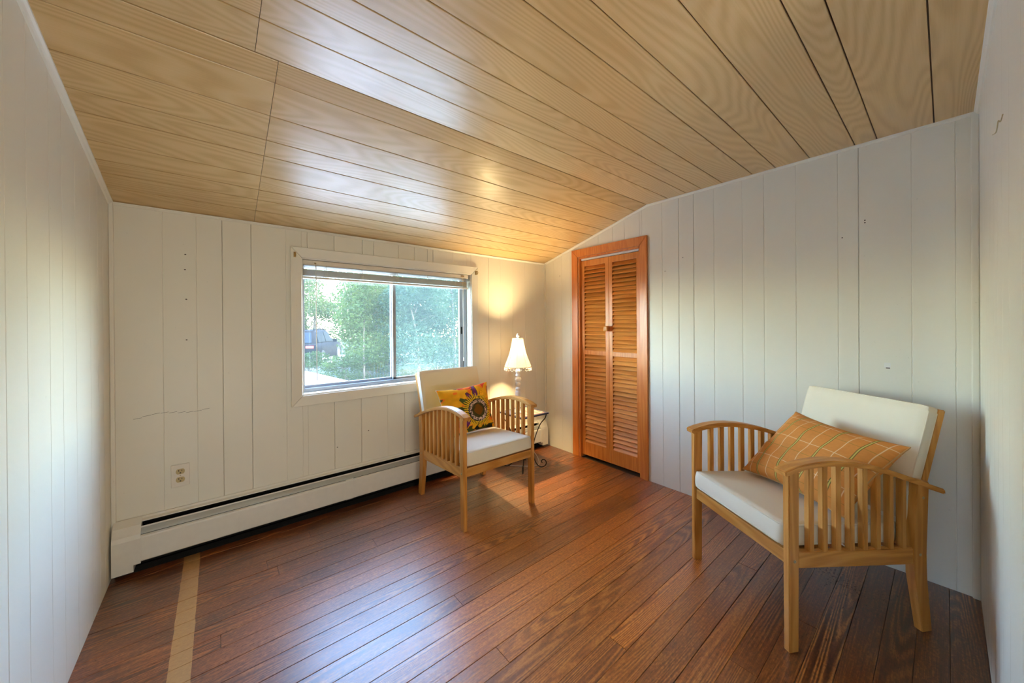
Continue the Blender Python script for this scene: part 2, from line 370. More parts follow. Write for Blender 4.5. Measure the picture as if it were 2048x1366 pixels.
# south wall (right edge of the photo) with a wide opening to the next room behind the camera
bm = bmesh.new(); addbox(bm, (SOX, -W-.12, -.02), (L+.12, -W-.008, H2+.04)); addbox(bm, (-.12, -W-.12, 1.98), (SOX, -W-.008, H2+.04))
wall_s = struct(frombm('wall_south', bm, M['groove']), 'white board wall at the right edge of the photo', 'wall')
putS = lambda a, d, z: (a, -W+d, z)
planks(wall_s, [SOX, 1.602, 1.814, 1.97, 2.09, 2.212, 2.37, 2.50, 2.60, 2.75, L], putS, const(H2), const(0))
# ceiling: grooved laminate panels, boards laid in strips
sl = (H2-H1)/KY; ca = 1/math.hypot(1, sl)
bm = bmesh.new()
addprism(bm, [(.0, H1+.006), (-KY, H2+.006), (-W-.1, H2+.006), (-W-.1, H2+.12), (-KY, H2+.12), (.14, H1+.10), (.14, H1+.0)], 'x', -.12, L+.12)
ceil = struct(frombm('ceiling', bm, M['ceil_gap']), 'oak laminate plank ceiling, sloping down to the window wall', 'ceiling')
def cplank(y0, y1, x0, x1, zf, g0=.002, g1=.002, drop=0.0, gx0=0, gx1=0):
    a, b = y0-g0, y1+g1; th = .006; c_ = .0012
    nrm = Vector((0, sl, 1)).normalized() if y0 > -KY+.001 else Vector((0, 0, 1))
    tt = Vector((0, -1, sl)).normalized() if y0 > -KY+.001 else Vector((0, -1, 0))
    P0 = Vector((0, a, zf(a)-drop)); P1 = Vector((0, b, zf(b)-drop))
    sec = [P0+nrm*th, P0+nrm*c_, P0+tt*c_, P1-tt*c_, P1+nrm*c_, P1+nrm*th]
    bm = bmesh.new(); A = [bm.verts.new((x0+gx0, p.y, p.z)) for p in sec]; B = [bm.verts.new((x1-gx1, p.y, p.z)) for p in sec]
    bm.faces.new(A); bm.faces.new(B[::-1])
    for i in range(6): bm.faces.new((A[i], A[i-1], B[i-1], B[i]))
    frombm('plank', bm, M['ceil'], ceil)
ys = [0, -.129, -.239, -.331, -.447, -.600, -.704, -.846, -1.008, -KY]
for a, b in zip(ys, ys[1:]):
    for x0, x1, g0, g1 in ((0, .565, 0, .0008), (.565, L, .0008, 0)): cplank(a, b, x0, x1, hz, drop=(.001 if b == -KY else 0), gx0=g0, gx1=g1, g1=.002 if b > -KY else .0005)
yf = [-KY, -1.270, -1.403, -1.503, -1.632, -1.799, -1.916, -2.071, -2.251, -2.330, -2.512, -W]
for a, b in zip(yf, yf[1:]):
    for x0, x1, g0, g1 in ((0, .500, 0, .0008), (.500, L, .0008, 0)): cplank(a, b, x0, x1, const(H2), g0=(.002 if a < -KY else .004), gx0=g0, gx1=g1)
# floorboards
bm = bmesh.new(); addbox(bm, (-.12, -W-.12, -.14), (L+.12, .14, -.0125))
floor = struct(frombm('floor', bm, M['gap']), 'worn red-brown wooden floorboards with a pale bare strip', 'floor')
fy = [0, -.085, -.168, -.250, -.333, -.415, -.497, -.580, -.662, -.745, -.822, -.905, -.990, -1.070, -1.152, -1.230, -1.310, -1.390, -1.475, -1.557, -1.635, -1.715, -1.796, -1.879, -1.962, -2.049, -2.135, -2.219, -2.300, -2.385, -2.468, -2.550, -W]
joints = {-.662: [1.815], -.990: [1.81], -1.152: [1.20], -1.475: [1.19], -1.166: [2.54], -1.070: [2.545], -.250: [1.34], -.415: [.62, 2.2], -.497: [1.06], -2.049: [1.80], -2.135: [2.2], -.745: [.4], -1.310: [2.1], -1.962: [.9], -1.715: [1.55], -.085: [1.7], -.168: [.8], -1.879: [2.4]}
for a, b in zip(fy, fy[1:]):
    xs = [0]+sorted(joints.get(a, []))+[L]
    if len(xs) == 2 and random.random() < .3: xs = [0, random.uniform(.3, .75), L]
    for x0, x1 in zip(xs, xs[1:]):
        dz = random.uniform(-.0006, .0004); g = .0003+random.random()**2*.0012; e = .0009
        sec = [(a-g, -.012), (a-g, dz-e), (a-g-e, dz), (b+g+e, dz), (b+g, dz-e), (b+g, -.012)]
        bm = bmesh.new(); addprism(bm, sec, 'x', x0+(.0009 if x0 > 0 else 0), x1-(.0009 if x1 < L else 0)); frombm('floorboard', bm, M['floor'], floor)
# next room (behind the camera)
struct(box('floor_next_room', (-2.0, -5.6, -.14), (3.6, -W-.12, -.001), M['floor']), 'floor of the room behind the camera', 'floor')
bm = bmesh.new()
for a, b in (((-2.1, -5.6, -.1), (-2.0, -W-.12, 2.4)), ((3.6, -5.6, -.1), (3.7, -W-.12, 2.4)), ((-2.1, -5.7, -.1), (3.7, -5.6, 2.4)), ((-2.1, -W-.20, -.1), (-.12, -W-.12, 2.4)), ((L+.12, -W-.20, -.1), (3.7, -W-.12, 2.4)), ((-2.1, -W-.2, H2+.13), (3.7, -W-.12, 2.4))): addbox(bm, a, b)
struct(frombm('wall_next_room', bm, M['plaster']), 'plain white walls of the room behind the camera', 'wall')
struct(box('ceiling_next_room', (-2.1, -5.7, 2.32), (3.7, -W-.12, 2.42), M['plaster']), 'white ceiling of the room behind the camera', 'ceiling')
# trims
def cove(name, pts, nrm, label, r_=.02, mat=None):
    """square-ish moulding run along pts; nrm = horizontal direction into the room"""
    bm = bmesh.new(); n = Vector(nrm)
    for p, q in zip(pts, pts[1:]):
        p, q = Vector(p), Vector(q); d = (q-p).normalized(); dn = d.cross(n).normalized()
        if dn.z > 0: dn = -dn
        if abs(d.z) > .9: dn = Vector((n.y, -n.x, 0)) if True else dn
        sec = [(0, 0), (r_, 0), (r_*.95, r_*.35), (r_*.6, r_*.62), (r_*.35, r_*.95), (0, r_*1.1)]
        A = [bm.verts.new(p+n*a+dn*b) for a, b in sec]; B = [bm.verts.new(q+n*a+dn*b) for a, b in sec]
        bm.faces.new(A); bm.faces.new(B[::-1])
        for i in range(len(sec)): bm.faces.new((A[i], A[i-1], B[i-1], B[i]))
    return struct(frombm(name, bm, mat or M['trim']), label, 'moulding')
cove('trim_1', [(0, 0, H1), (L, 0, H1)], (0, -1, 0), 'thin cream moulding between ceiling and window wall', .013)
cove('trim_2', [(L, 0, H1), (L, -KY, H2), (L, -W, H2)], (-1, 0, 0), 'thin cream moulding between ceiling and closet wall', .013)
cove('trim_3', [(0, 0, H1), (0, -KY, H2), (0, -W, H2)], (1, 0, 0), 'white moulding between ceiling and left wall', .016)
cove('trim_4', [(SOX, -W, H2), (L, -W, H2)], (0, 1, 0), 'white moulding between ceiling and right wall', .014)
struct(box('trim_5', (.0, -.014, 0), (.016, 0, H1), M['trim'], None, .004), 'thin corner moulding left of the window wall', 'moulding')
struct(box('trim_6', (L-.014, -W, 0), (L, -W+.022, H2), M['trim'], None, .004), 'thin corner moulding at the right end of the closet wall', 'moulding')
struct(box('trim_7', (L-.014, -.014, 0), (L, 0, H1), M['trim'], None, .004), 'thin corner moulding between window wall and closet wall', 'moulding')

# ------------------------------------------------------------------ window
win = empty('window_1', (1.427, 0, .70), 'aluminium sliding window in a cream mitred casing with raised blind', 'window', kind='structure')
def wpart(name, o): o.parent = win; o.matrix_parent_inverse = Matrix.Translation((-1.427, 0, -.70)); o.name = name; return o
ox0, ox1, oz0, oz1, ft = .742, 2.111, .702, 1.685, .018
def miter(p, name='casing_board'):
    vs = [(x, 0, z) for x, z in p]+[(x, -ft*f, z) for (x, z), f in zip(p, (1, 1, .55, .55))]
    bm = bmesh.new(); V = [bm.verts.new(v) for v in vs]
    for f in ((0, 1, 2, 3), (7, 6, 5, 4), (0, 4, 5, 1), (1, 5, 6, 2), (2, 6, 7, 3), (3, 7, 4, 0)): bm.faces.new([V[k] for k in f])
    bmesh.ops.bevel(bm, geom=[e for e in bm.edges], offset=.0018, segments=1, affect='EDGES')
    return wpart(name, frombm(name, bm, M['trim']))
g = .0007
miter([(ox0+g, oz1), (ox1-g, oz1), (WX1-g, WZ1), (WX0+g, WZ1)]); miter([(ox0+g, oz0), (ox1-g, oz0), (WX1-g, WZ0), (WX0+g, WZ0)])
miter([(ox0, oz0+g), (ox0, oz1-g), (WX0, WZ1-g), (WX0, WZ0+g)]); miter([(ox1, oz0+g), (ox1, oz1-g), (WX1, WZ1-g), (WX1, WZ0+g)])
wpart('sill', box('sill', (WX0, -.004, WZ0-.004), (WX1, .10, WZ0+.008), M['trim'], None, .002))
bm = bmesh.new(); addbox(bm, (WX0-.002, 0, WZ0), (WX0+.006, .10, WZ1)); addbox(bm, (WX1-.006, 0, WZ0), (WX1+.002, .10, WZ1)); addbox(bm, (WX0, 0, WZ1-.006), (WX1, .10, WZ1+.002))
wpart('reveal', frombm('reveal', bm, M['trim']))
fx0, fx1, fz0, fz1 = WX0+.006, WX1-.006, WZ0+.008, WZ1-.006
bm = bmesh.new()
for a, b in (((fx0, .062, fz0), (fx0+.018, .135, fz1)), ((fx1-.026, .062, fz0), (fx1, .135, fz1)), ((fx0, .062, fz1-.02), (fx1, .135, fz1)), ((fx0+.018, .069, fz0), (fx1-.026, .135, fz0+.014)),
             ((fx0+.018, .0615, fz0), (fx1-.026, .068, fz0+.024)), ((fx0, .098, fz0), (fx1, .102, fz0+.022)), ((fx1-.034, .098, fz0), (fx1-.026, .102, fz1))): addbox(bm, a, b, .001)
wpart('outer_frame', frombm('outer_frame', bm, M['alu']))
def sash(x0, x1, y, st, name='sash', rs=None):
    rs = rs or st
    bm = bmesh.new(); z0, z1 = fz0+.016, fz1-.02
    for a, b in (((x0, y, z0), (x0+st, y+.02, z1)), ((x1-rs, y, z0), (x1, y+.02, z1)), ((x0, y, z0), (x1, y+.02, z0+.022)), ((x0, y, z1-.022), (x1, y+.02, z1))): addbox(bm, a, b, .0015)
    s_ = wpart(name, frombm(name, bm, M['alu']))
    pn = box('pane', (x0+st-.002, y+.008, z0+.02), (x1-rs+.002, y+.012, z1-.02), M['glass'], s_)
    return s_
s1 = sash(fx0+.012, 1.425, .108, .014, rs=.022); s2 = sash(1.405, fx1-.03, .075, .024, rs=.034)
wpart('insect_screen', box('insect_screen', (1.43, .128, fz0+.02), (fx1-.05, .1285, fz1-.02), M['screen']))
bm = bmesh.new(); addbox(bm, (fx1-.05, .069, 1.12), (fx1-.04, .076, 1.18), .002); wpart('latch', frombm('latch', bm, M['black']))
bm = bmesh.new(); addbox(bm, (fx0+.002, .058, 1.13), (fx0+.012, .063, 1.19), .002); wpart('latch', frombm('latch', bm, M['alu']))
# blind
bl = empty('window_blind', (1.42, .045, 1.5), 'raised white mini blind with cords stacked at the top of the window', 'blind')
def bpart(o): o.parent = bl; o.matrix_parent_inverse = Matrix.Translation((-1.42, -.045, -1.5)); return o
bx0, bx1 = .812, 2.026
bm = bmesh.new(); addprism(bm, [(.008, 1.613), (.008, 1.588), (.014, 1.584), (.050, 1.584), (.050, 1.613), (.046, 1.613), (.046, 1.589), (.012, 1.589), (.012, 1.613)], 'x', bx0, bx1); bpart(frombm('headrail', bm, M['blind']))
for k in range(3):
    bm = bmesh.new(); z = 1.5795-k*.0062; addprism(bm, [(.014, z), (.032, z+.0022), (.050, z), (.050, z-.0009), (.032, z+.0013), (.014, z-.0009)], 'x', bx0+.002, bx1-.002); bpart(frombm('slat', bm, M['blind']))
for k in range(14):
    bm = bmesh.new(); z = 1.5555-k*.0030; addprism(bm, [(.012, z), (.031, z+.0024), (.050, z), (.050, z-.0010), (.031, z+.0014), (.012, z-.0010)], 'x', bx0+.002+random.random()*.003, bx1-.002-random.random()*.003); bpart(frombm('slat', bm, M['blind']))
bpart(box('bottom_rail', (bx0, .010, 1.498), (bx1, .052, 1.510), M['blind'], None, .003))
for x in (.942, 1.166, 1.415, 1.654, 1.90):
    bm = bmesh.new()
    for yy in (.0095, .052): addtube(bm, [(x, yy, 1.585), (x+.004, yy-.001, 1.55), (x-.003, yy-.001, 1.53), (x+.002, yy, 1.505)], .0016, 6)
    addtube(bm, spline([(x-.012, .006, 1.540), (x, .003, 1.534), (x+.011, .006, 1.541), (x+.006, .004, 1.524), (x-.009, .006, 1.522), (x+.009, .005, 1.514)], 4), .0018, 5)
    bpart(frombm('ladder_cord', bm, M['blind'], None, True))
bm = bmesh.new(); addtube(bm, [(.884, .004, 1.592), (.884, .003, 1.56), (.883, .002, 1.3), (.885, .002, .85)], .0028, 6); wd = bpart(frombm('tilt_wand', bm, M['blind'], None, True))
bm = bmesh.new(); addtube(bm, [(.878, .008, 1.598), (.884, .002, 1.594)], .004, 6); bpart(frombm('wand_hook', bm, M['brass']))
bm = bmesh.new()
for dx in (-.004, .004): addtube(bm, [(1.972+dx, .006, 1.585), (1.973+dx*.5, .004, 1.3), (1.974+dx*.2, .004, .93)], .0013, 5)
addlathe(bm, [(.002, .03), (.004, .02), (.006, 0), (.001, -.002)], 8, (1.974, .004, .90)); bpart(frombm('pull_cord', bm, M['blind'], None, True))
bpart(box('valance_clip', (1.955, .003, 1.598), (1.985, .009, 1.606), M['brass'], None, .001))
# curtain rod brackets
def bracket(x, z, label):
    b = empty('curtain_bracket', (x, -.018, z), label, 'bracket', group='brass brackets on the window casing')
    bm = bmesh.new(); addbox(bm, (-.006, -.003, -.016), (.006, .004, .016), .001); frombm('back_plate', bm, M['brass'], b)
    bm = bmesh.new(); addtube(bm, spline([(0, -.002, .008), (0, -.02, .010), (0, -.030, .0), (0, -.024, -.012), (0, -.014, -.010)], 4), .0032, 6); frombm('hook', bm, M['brass'], b, True)
bracket(.765, 1.636, 'small brass curtain bracket at the upper left corner of the window casing')
bracket(2.088, 1.636, 'small brass curtain bracket at the upper right corner of the window casing')

# ------------------------------------------------------------------ closet door
door = empty('door_1', (L, -.734, 0), 'orange wood bifold louvered closet door in wide casing', 'door', kind='structure')
def dpart(o, p=None): 
    o.parent = p or door
    if not p: o.matrix_parent_inverse = Matrix.Translation((-L, .734, 0))
    return o
ey0, ey1, ez = -.362, -1.106, 1.868
def case(poly_out, name='casing_board'):
    bm = bmesh.new(); (p0, p1, p2, p3) = poly_out
    vs = [(L, y, z) for y, z in poly_out]+[(L-d, y, z) for (y, z), d in zip(poly_out, (.018, .018, .011, .011))]
    V = [bm.verts.new(v) for v in vs]
    for f in ((0, 1, 2, 3), (7, 6, 5, 4), (0, 4, 5, 1), (1, 5, 6, 2), (2, 6, 7, 3), (3, 7, 4, 0)): bm.faces.new([V[k] for k in f])
    bmesh.ops.bevel(bm, geom=list(bm.edges), offset=.002, segments=2, affect='EDGES'); dpart(frombm(name, bm, M['casewood']))
iy0, iy1, iz = -.425, -1.043, 1.800
case([(ey0, ez), (ey1, ez), (iy1, iz), (iy0, iz)]); case([(ey0, 0), (ey0, ez-.001), (iy0, iz-.001), (iy0, 0)]); case([(ey1, 0), (ey1, ez-.001), (iy1, iz-.001), (iy1, 0)])
bm = bmesh.new(); addbox(bm, (L-.002, DY0-.012, 0), (L+.12, DY0+.002, DZ)); addbox(bm, (L-.002, DY1-.002, 0), (L+.12, DY1+.008, DZ)); addbox(bm, (L-.002, DY1, DZ-.010), (L+.12, DY0, DZ+.004))
addbox(bm, (L+.062, DY0-.022, 0), (L+.08, DY0-.010, DZ)); dpart(frombm('jamb', bm, M['casewood']))
dpart(box('track', (L+.020, DY1+.008, DZ-.026), (L+.05, DY0-.012, DZ-.010), M['track'], None, .002))
def leafdoor(ya, yb, ang, hinge_y, labelk):
    z0, z1 = .022, DZ-.030; th = .028; stw = .034; x0 = L+.022
    bm = bmesh.new()
    addbox(bm, (x0, ya-stw, z0), (x0+th, ya, z1), .0015); addbox(bm, (x0, yb, z0), (x0+th, yb+stw, z1), .0015)
    rails = [(z0, z0+.115), (.925, .962), (z1-.052, z1)]
    for a, b in rails: addbox(bm, (x0+.001, yb+stw, a), (x0+th-.001, ya-stw, b), .001)
    lf = frombm('leaf', bm, M['doorwood'])
    dpart(lf)
    for zb, zt, n in ((rails[0][1], rails[1][0], 22), (rails[1][1], rails[2][0], 22)):
        p = (zt-zb)/n
        for k in range(n):
            zc = zb+(k+.5)*p
            bm = bmesh.new(); m = Matrix.Translation((x0+th*.5-.002, (ya+yb)/2, zc)) @ Matrix.Rotation(R(-38), 4, 'Y')
            # louvre: its room-side edge hangs lower
            m = Matrix.Translation((x0+th*.5-.001, (ya+yb)/2, zc)) @ Matrix.Rotation(R(-52), 4, 'Y')
            addbox(bm, (-.0215, -(ya-yb-2*stw)/2, -.003), (.0215, (ya-yb-2*stw)/2, .003), .0012, m)
            s_ = frombm('slat', bm, M['slatwood'], lf)
    return lf
l1 = leafdoor(DY0-.014, -.735, 0, 0, 'left'); l2 = leafdoor(-.737, DY1+.010, 0, 0, 'right')
bm = bmesh.new(); addbox(bm, (L-.026, -.737-.014, 1.134), (L+.006, -.737+.030, 1.180), .009); addbox(bm, (L+.004, -.737-.001, 1.148), (L+.023, -.737+.017, 1.166), .003)
dpart(frombm('knob', bm, M['woodz'], None, True), l1)

# ------------------------------------------------------------------ baseboard heater
ht = empty('baseboard_heater', (1.44, -.03, 0), 'long cream baseboard heater under the window', 'heater')
def hpart(o): o.parent = ht; o.matrix_parent_inverse = Matrix.Translation((-1.44, .03, 0)); return o
hx0, hx1 = .10, 2.80
hpart(box('back_panel', (.02, -.006, .028), (2.875, -.0005, .236), M['black']))  # coloured black to give the slot its dark, shaded inside
bm = bmesh.new(); addprism(bm, [(-.0005, .262), (-.008, .262), (-.012, .253), (-.029, .2475), (-.030, .2440), (-.012, .249), (-.0005, .249)], 'x', .02, 2.875); hpart(frombm('top_lip', bm, M['white_metal']))
bm = bmesh.new(); addprism(bm, [(-.046, .222), (-.058, .204), (-.062, .196), (-.060, .195), (-.055, .204), (-.044, .2215)], 'x', hx0, hx1); hpart(frombm('damper', bm, M['damper']))
bm = bmesh.new(); addprism(bm, [(-.0470, .2285), (-.0490, .2225), (-.0440, .2215), (-.0430, .2275)], 'x', hx0, hx1); hpart(frombm('damper_rail', bm, M['white_metal']))
for a, b in ((hx0-.01, 1.036), (1.076, hx1+.01)):
    bm = bmesh.new(); addprism(bm, [(-.058, .192), (-.066, .186), (-.067, .178), (-.067, .070), (-.060, .064), (-.060, .066), (-.0655, .071), (-.0655, .178), (-.058, .190)], 'x', a, b); hpart(frombm('front_cover', bm, M['white_metal']))
bm = bmesh.new(); addprism(bm, [(-.045, .224), (-.060, .198), (-.0685, .187), (-.0685, .070), (-.060, .062), (-.058, .066), (-.066, .071), (-.066, .186), (-.056, .198), (-.043, .222)], 'x', 1.034, 1.080); hpart(frombm('joiner', bm, M['white_metal']))
bm = bmesh.new(); addtube(bm, [(.03, -.03, .11), (2.87, -.03, .11)], .010, 8)
for k in range(160):
    x = .12+k*.0166; addbox(bm, (x, -.056, .075), (x+.0006, -.006, .15))
o_ = hpart(frombm('fin_tube', bm, M['damper'])); o_['kind'] = 'stuff'
for a, b, sg in ((.008, .104, 1), (2.79, 2.882, -1)):
    bm = bmesh.new(); addprism(bm, [(-.0005, .263), (-.012, .263), (-.044, .238), (-.066, .200), (-.0705, .180), (-.0705, .060), (-.0705, .060), (-.0005, .060)], 'x', a, b)
    f0, f1 = (a, b-.024) if sg > 0 else (a+.02, b)
    addprism(bm, [(-.0005, .062), (-.0705, .062), (-.0700, .028), (-.0005, .028)], 'x', f0, f1)
    hpart(frombm('end_cap', bm, M['white_metal']))
hpart(box('shade_strip', (.01, -.020, .0), (2.87, -.0005, .030), M['black']))  # black strip standing in for the shade below the heater

# ------------------------------------------------------------------ outlet
ou = empty('wall_outlet', (.2435, -.001, .425), 'square-cornered duplex outlet painted over, almond receptacles, above the heater', 'outlet')
bm = bmesh.new(); addbox(bm, (-.036, -.006, -.058), (.036, 0, .058), .003); frombm('cover_plate', bm, M['plate'], ou)
for dz in (.021, -.021):
    bm = bmesh.new(); pts = [(.0175*cos(a), max(-.0135, min(.0135, .0175*sin(a)))) for a in [2*pi*k/24 for k in range(24)]]
    addprism(bm, [(x, z+dz) for x, z in pts], 'y', -.0078, -.001); rc = frombm('receptacle', bm, M['almond'], ou)
    bm = bmesh.new()
    for a, b in (((-.0075, -.0081, dz+.001), (-.0045, -.0070, dz+.0085)), ((.0045, -.0081, dz+.002), (.0070, -.0070, dz+.0080)), ((-.003, -.0081, dz-.0095), (.003, -.0070, dz-.0045))): addbox(bm, a, b)
    frombm('slots', bm, M['black'], rc)
bm = bmesh.new(); addlathe(bm, [(.003, 0), (.003, .0012), (.001, .0018)], 10); bm.transform(Matrix.Translation((0, -.006, 0)) @ Matrix.Rotation(R(90), 4, 'X')); frombm('screw', bm, M['screw'], ou)
# hook on the right wall, nail holes and scars
bm = bmesh.new(); addtube(bm, spline([(1.872, -W+.004, 1.700), (1.898, -W+.006, 1.692), (1.880, -W+.010, 1.690), (1.878, -W+.012, 1.672), (1.880, -W+.014, 1.662), (1.897, -W+.018, 1.664)], 5), .0011, 6)
tag(frombm('wire_hook', bm, M['screw'], None, True), 'small bent wire hook high on the white right wall', 'hook')
def spot(parent, x, y, z, r_, axis, sx=1, sz=1):
    bm = bmesh.new(); addlathe(bm, [(r_, 0), (r_*.8, .0006)], 8); bmesh.ops.scale(bm, verts=bm.verts, vec=(sx, sz, 1))
    rot = {'n': Matrix.Rotation(R(90), 4, 'X'), 'e': Matrix.Rotation(R(-90), 4, 'Y') @ Matrix.Rotation(R(90), 4, 'Z')}[axis]
    bm.transform(Matrix.Translation((x, y, z)) @ rot); frombm('nail_hole', bm, M['gap'], parent)
for y, z in ((-2.285, 1.712), (-2.285, 1.70), (-2.2, 1.64), (-1.24, 1.58), (-1.37, 1.66), (-.20, 1.662), (-.20, 1.652)): spot(wall_e, L-.0002, y, z, .0032, 'e')
for x, z in ((.272, 1.344), (.27, 1.58), (.268, 1.50), (.272, 1.13), (1.0, .4), (1.2, .47)): spot(wall_n, x, -.0002, z, .003, 'n', 1.4)
bm = bmesh.new()
for k in range(9):
    x = .075+k*.032; z = .745+.010*sin(k*.7)+k*.0018; addtube(bm, [(x, -.0003, z), (x+.03, -.0003, z+.003)], .0007, 4)
frombm('crack', bm, M['gap'], wall_n)
bm = bmesh.new(); addbox(bm, (L-.0015, -2.372, .975), (L, -2.350, .998)); frombm('chipped_patch', bm, M['plaster'], wall_e)
bm = bmesh.new(); addbox(bm, (L-.0018, -2.370, .970), (L, -2.356, .975)); frombm('chip', bm, M['gap'], wall_e)

# ------------------------------------------------------------------ armchairs
def hexa(bm, c8, bev=.003):
    V = [bm.verts.new(v) for v in c8]; nf = []
    for f in ((3, 2, 1, 0), (4, 5, 6, 7), (0, 1, 5, 4), (1, 2, 6, 5), (2, 3, 7, 6), (3, 0, 4, 7)): nf.append(bm.faces.new([V[k] for k in f]))
    if bev: bmesh.ops.bevel(bm, geom=list({e for f in nf for e in f.edges}), offset=bev, segments=2, affect='EDGES')
def cushion_mesh(w_, d_, h_, name, parent, nx=26, ny=26, bulge=.006, frontwr=False):
    """box cushion with soft edges, wrinkles and welt; local origin at centre of underside"""
    bm = bmesh.new(); addbox(bm, (-w_/2, -d_/2, 0), (w_/2, d_/2, h_))
    bmesh.ops.subdivide_edges(bm, edges=list(bm.edges), cuts=15, use_grid_fill=True)
    for v in bm.verts:
        x, y, z = v.co; u, w2, q = x/(w_/2), y/(d_/2), (z/h_)*2-1
        v.co.z += bulge*(1-u*u)*(1-w2*w2)*(1 if z > h_*.5 else -.2 if z > .001 else 0)
        e = .0035*(1-q*q)
        v.co.x += e*(1 if u > .99 else -1 if u < -.99 else 0); v.co.y += e*(1 if w2 > .99 else -1 if w2 < -.99 else 0)
        if abs(w2) > .99: v.co.y += .0016*sin(x*95+2*sin(x*31))*(1-q*q)
    rr = .007
    for v in bm.verts:      # round the hard edges by pulling them in
        x, y, z = v.co; k = (abs(abs(x)-w_/2) < .006)+(abs(abs(y)-d_/2) < .006)+(z < .001 or z > h_-.001)
        if k >= 2: v.co *= 1; v.co.x -= .0025*(1 if x > 0 else -1) if abs(abs(x)-w_/2) < .006 else 0; v.co.y -= .0025*(1 if y > 0 else -1) if abs(abs(y)-d_/2) < .006 else 0
    o = frombm(name, bm, M['cushion'], parent, True)
    bm = bmesh.new()
    for z in (.003, h_-.003):
        a, b, r_ = w_/2, d_/2, .02
        loop = [(a, -b+r_, z), (a, b-r_, z), (a-r_, b, z), (-a+r_, b, z), (-a, b-r_, z), (-a, -b+r_, z), (-a+r_, -b, z), (a-r_, -b, z), (a, -b+r_, z)]
        addtube(bm, loop, .003, 6)
    frombm('welt', bm, M['cushion'], o, True)
    return o
def make_chair(loc, rz, label):
    C = empty('armchair', (*loc, 0), label, 'chair', rz, 'matching slatted wooden armchairs')
    hw, y0 = .275, -.300
    lt = .028                                           # leg thickness across, .044 deep
    def D(d): return y0+d
    for s in (-1, 1):
        xo, xi = s*hw, s*(hw-lt)
        a, b = min(xo, xi), max(xo, xi)
        # front leg: straight, foot slightly narrower
        bm = bmesh.new(); hexa(bm, [(a+.002, D(0), 0), (b-.002, D(0), 0), (b-.002, D(.040), 0), (a+.002, D(.040), 0), (a, D(0), .662), (b, D(0), .662), (b, D(.044), .655), (a, D(.044), .655)]); fl = frombm('leg', bm, M['woodz'], C)
        # rear leg: upright above the rail, raked below
        bm = bmesh.new(); pr = [(D(.585), 0), (D(.630), 0), (D(.607), .20), (D(.604), .30), (D(.619), .578), (D(.565), .592), (D(.545), .33), (D(.548), .22)]
        addprism(bm, pr, 'x', a, b); bmesh.ops.bevel(bm, geom=list(bm.edges), offset=.0025, segments=2, affect='EDGES'); rl = frombm('leg', bm, M['woodz'], C)
        for lg, dd, zz in ((fl, .022, .333), (rl, .575, .302), (rl, .590, .52)):
            bm = bmesh.new(); addlathe(bm, [(.0055, 0), (.0055, .0012), (.0025, .002), (.0022, .0008)], 10)
            bm.transform(Matrix.Translation((s*(hw-.0004), D(dd), zz)) @ Matrix.Rotation(R(90*s), 4, 'Y')); frombm('bolt', bm, M['screw'], lg, True)
        # side rail
        a2, b2 = sorted((s*(hw-.003), s*(hw-.025)))
        bm = bmesh.new(); hexa(bm, [(a2, D(.040), .304), (b2, D(.040), .304), (b2, D(.560), .264), (a2, D(.560), .264), (a2, D(.040), .364), (b2, D(.040), .364), (b2, D(.560), .328), (a2, D(.560), .328)]); frombm('side_rail', bm, M['woody'], C)
        # arm
        prof = [(-.022, .664), (.02, .677), (.07, .686), (.13, .691), (.19, .690), (.26, .682), (.33, .668), (.40, .649), (.47, .626), (.54, .601), (.61, .574), (.684, .548)]
        ax0, ax1 = sorted((s*(hw+.008), s*(hw-.044)))
        bm = bmesh.new(); ups = [(D(d), z) for d, z in prof]; los = [(D(d+.003), z-.021) for d, z in prof]
        n = len(ups); A = [bm.verts.new((ax0, y, z)) for y, z in ups+los[::-1]]; B = [bm.verts.new((ax1, y, z)) for y, z in ups+los[::-1]]
        bm.faces.new(A); bm.faces.new(B[::-1])
        for i in range(2*n): bm.faces.new((A[i], A[i-1], B[i-1], B[i]))
        bmesh.ops.recalc_face_normals(bm, faces=bm.faces)
        es = [e for e in bm.edges if len(e.link_faces) == 2 and e.calc_face_angle(0) > .6]
        bmesh.ops.bevel(bm, geom=es, offset=.004, segments=2, affect='EDGES'); frombm('arm', bm, M['woody'], C)
        # slats
        def armz(d):
            for (d0, z0), (d1, z1) in zip(prof, prof[1:]):
                if d0 <= d <= d1: return z0+(z1-z0)*(d-d0)/(d1-d0)
        xc = s*(hw-.015)
        for k in range(8):
            d = .098+.0585*k; zb = .362-.036*(d-.04)/.52; zt = armz(d)-.018
            bm = bmesh.new(); hexa(bm, [(xc-.0105, D(d-.010), zb-.006), (xc+.0105, D(d-.010), zb-.006), (xc+.0105, D(d+.012), zb-.008), (xc-.0105, D(d+.012), zb-.008),
                                        (xc-.0105, D(d-.010), zt), (xc+.0105, D(d-.010), zt), (xc+.0105, D(d+.012), zt), (xc-.0105, D(d+.012), zt)], .002); frombm('slat', bm, M['woodz'], C)
    w_in = hw-lt
    bm = bmesh.new(); addbox(bm, (-w_in, D(.008), .312), (w_in, D(.030), .362), .003); frombm('front_rail', bm, M['woodx'], C)
    bm = bmesh.new(); addbox(bm, (-w_in, D(.560), .268), (w_in, D(.582), .326), .003); frombm('rear_rail', bm, M['woodx'], C)
    for k in range(6):
        d = .075+.083*k; zz = .351-.036*(d-.04)/.52; frombm_ = box('seat_slat', (-w_in+.002, D(d), zz-.012), (w_in-.002, D(d+.045), zz), M['woodx'], C, .002)
    # back frame, leaning: y = .236 + .32*(z-.33) in chair space
    lean = .325
    def BY(z): return D(.545)+lean*(z-.33)
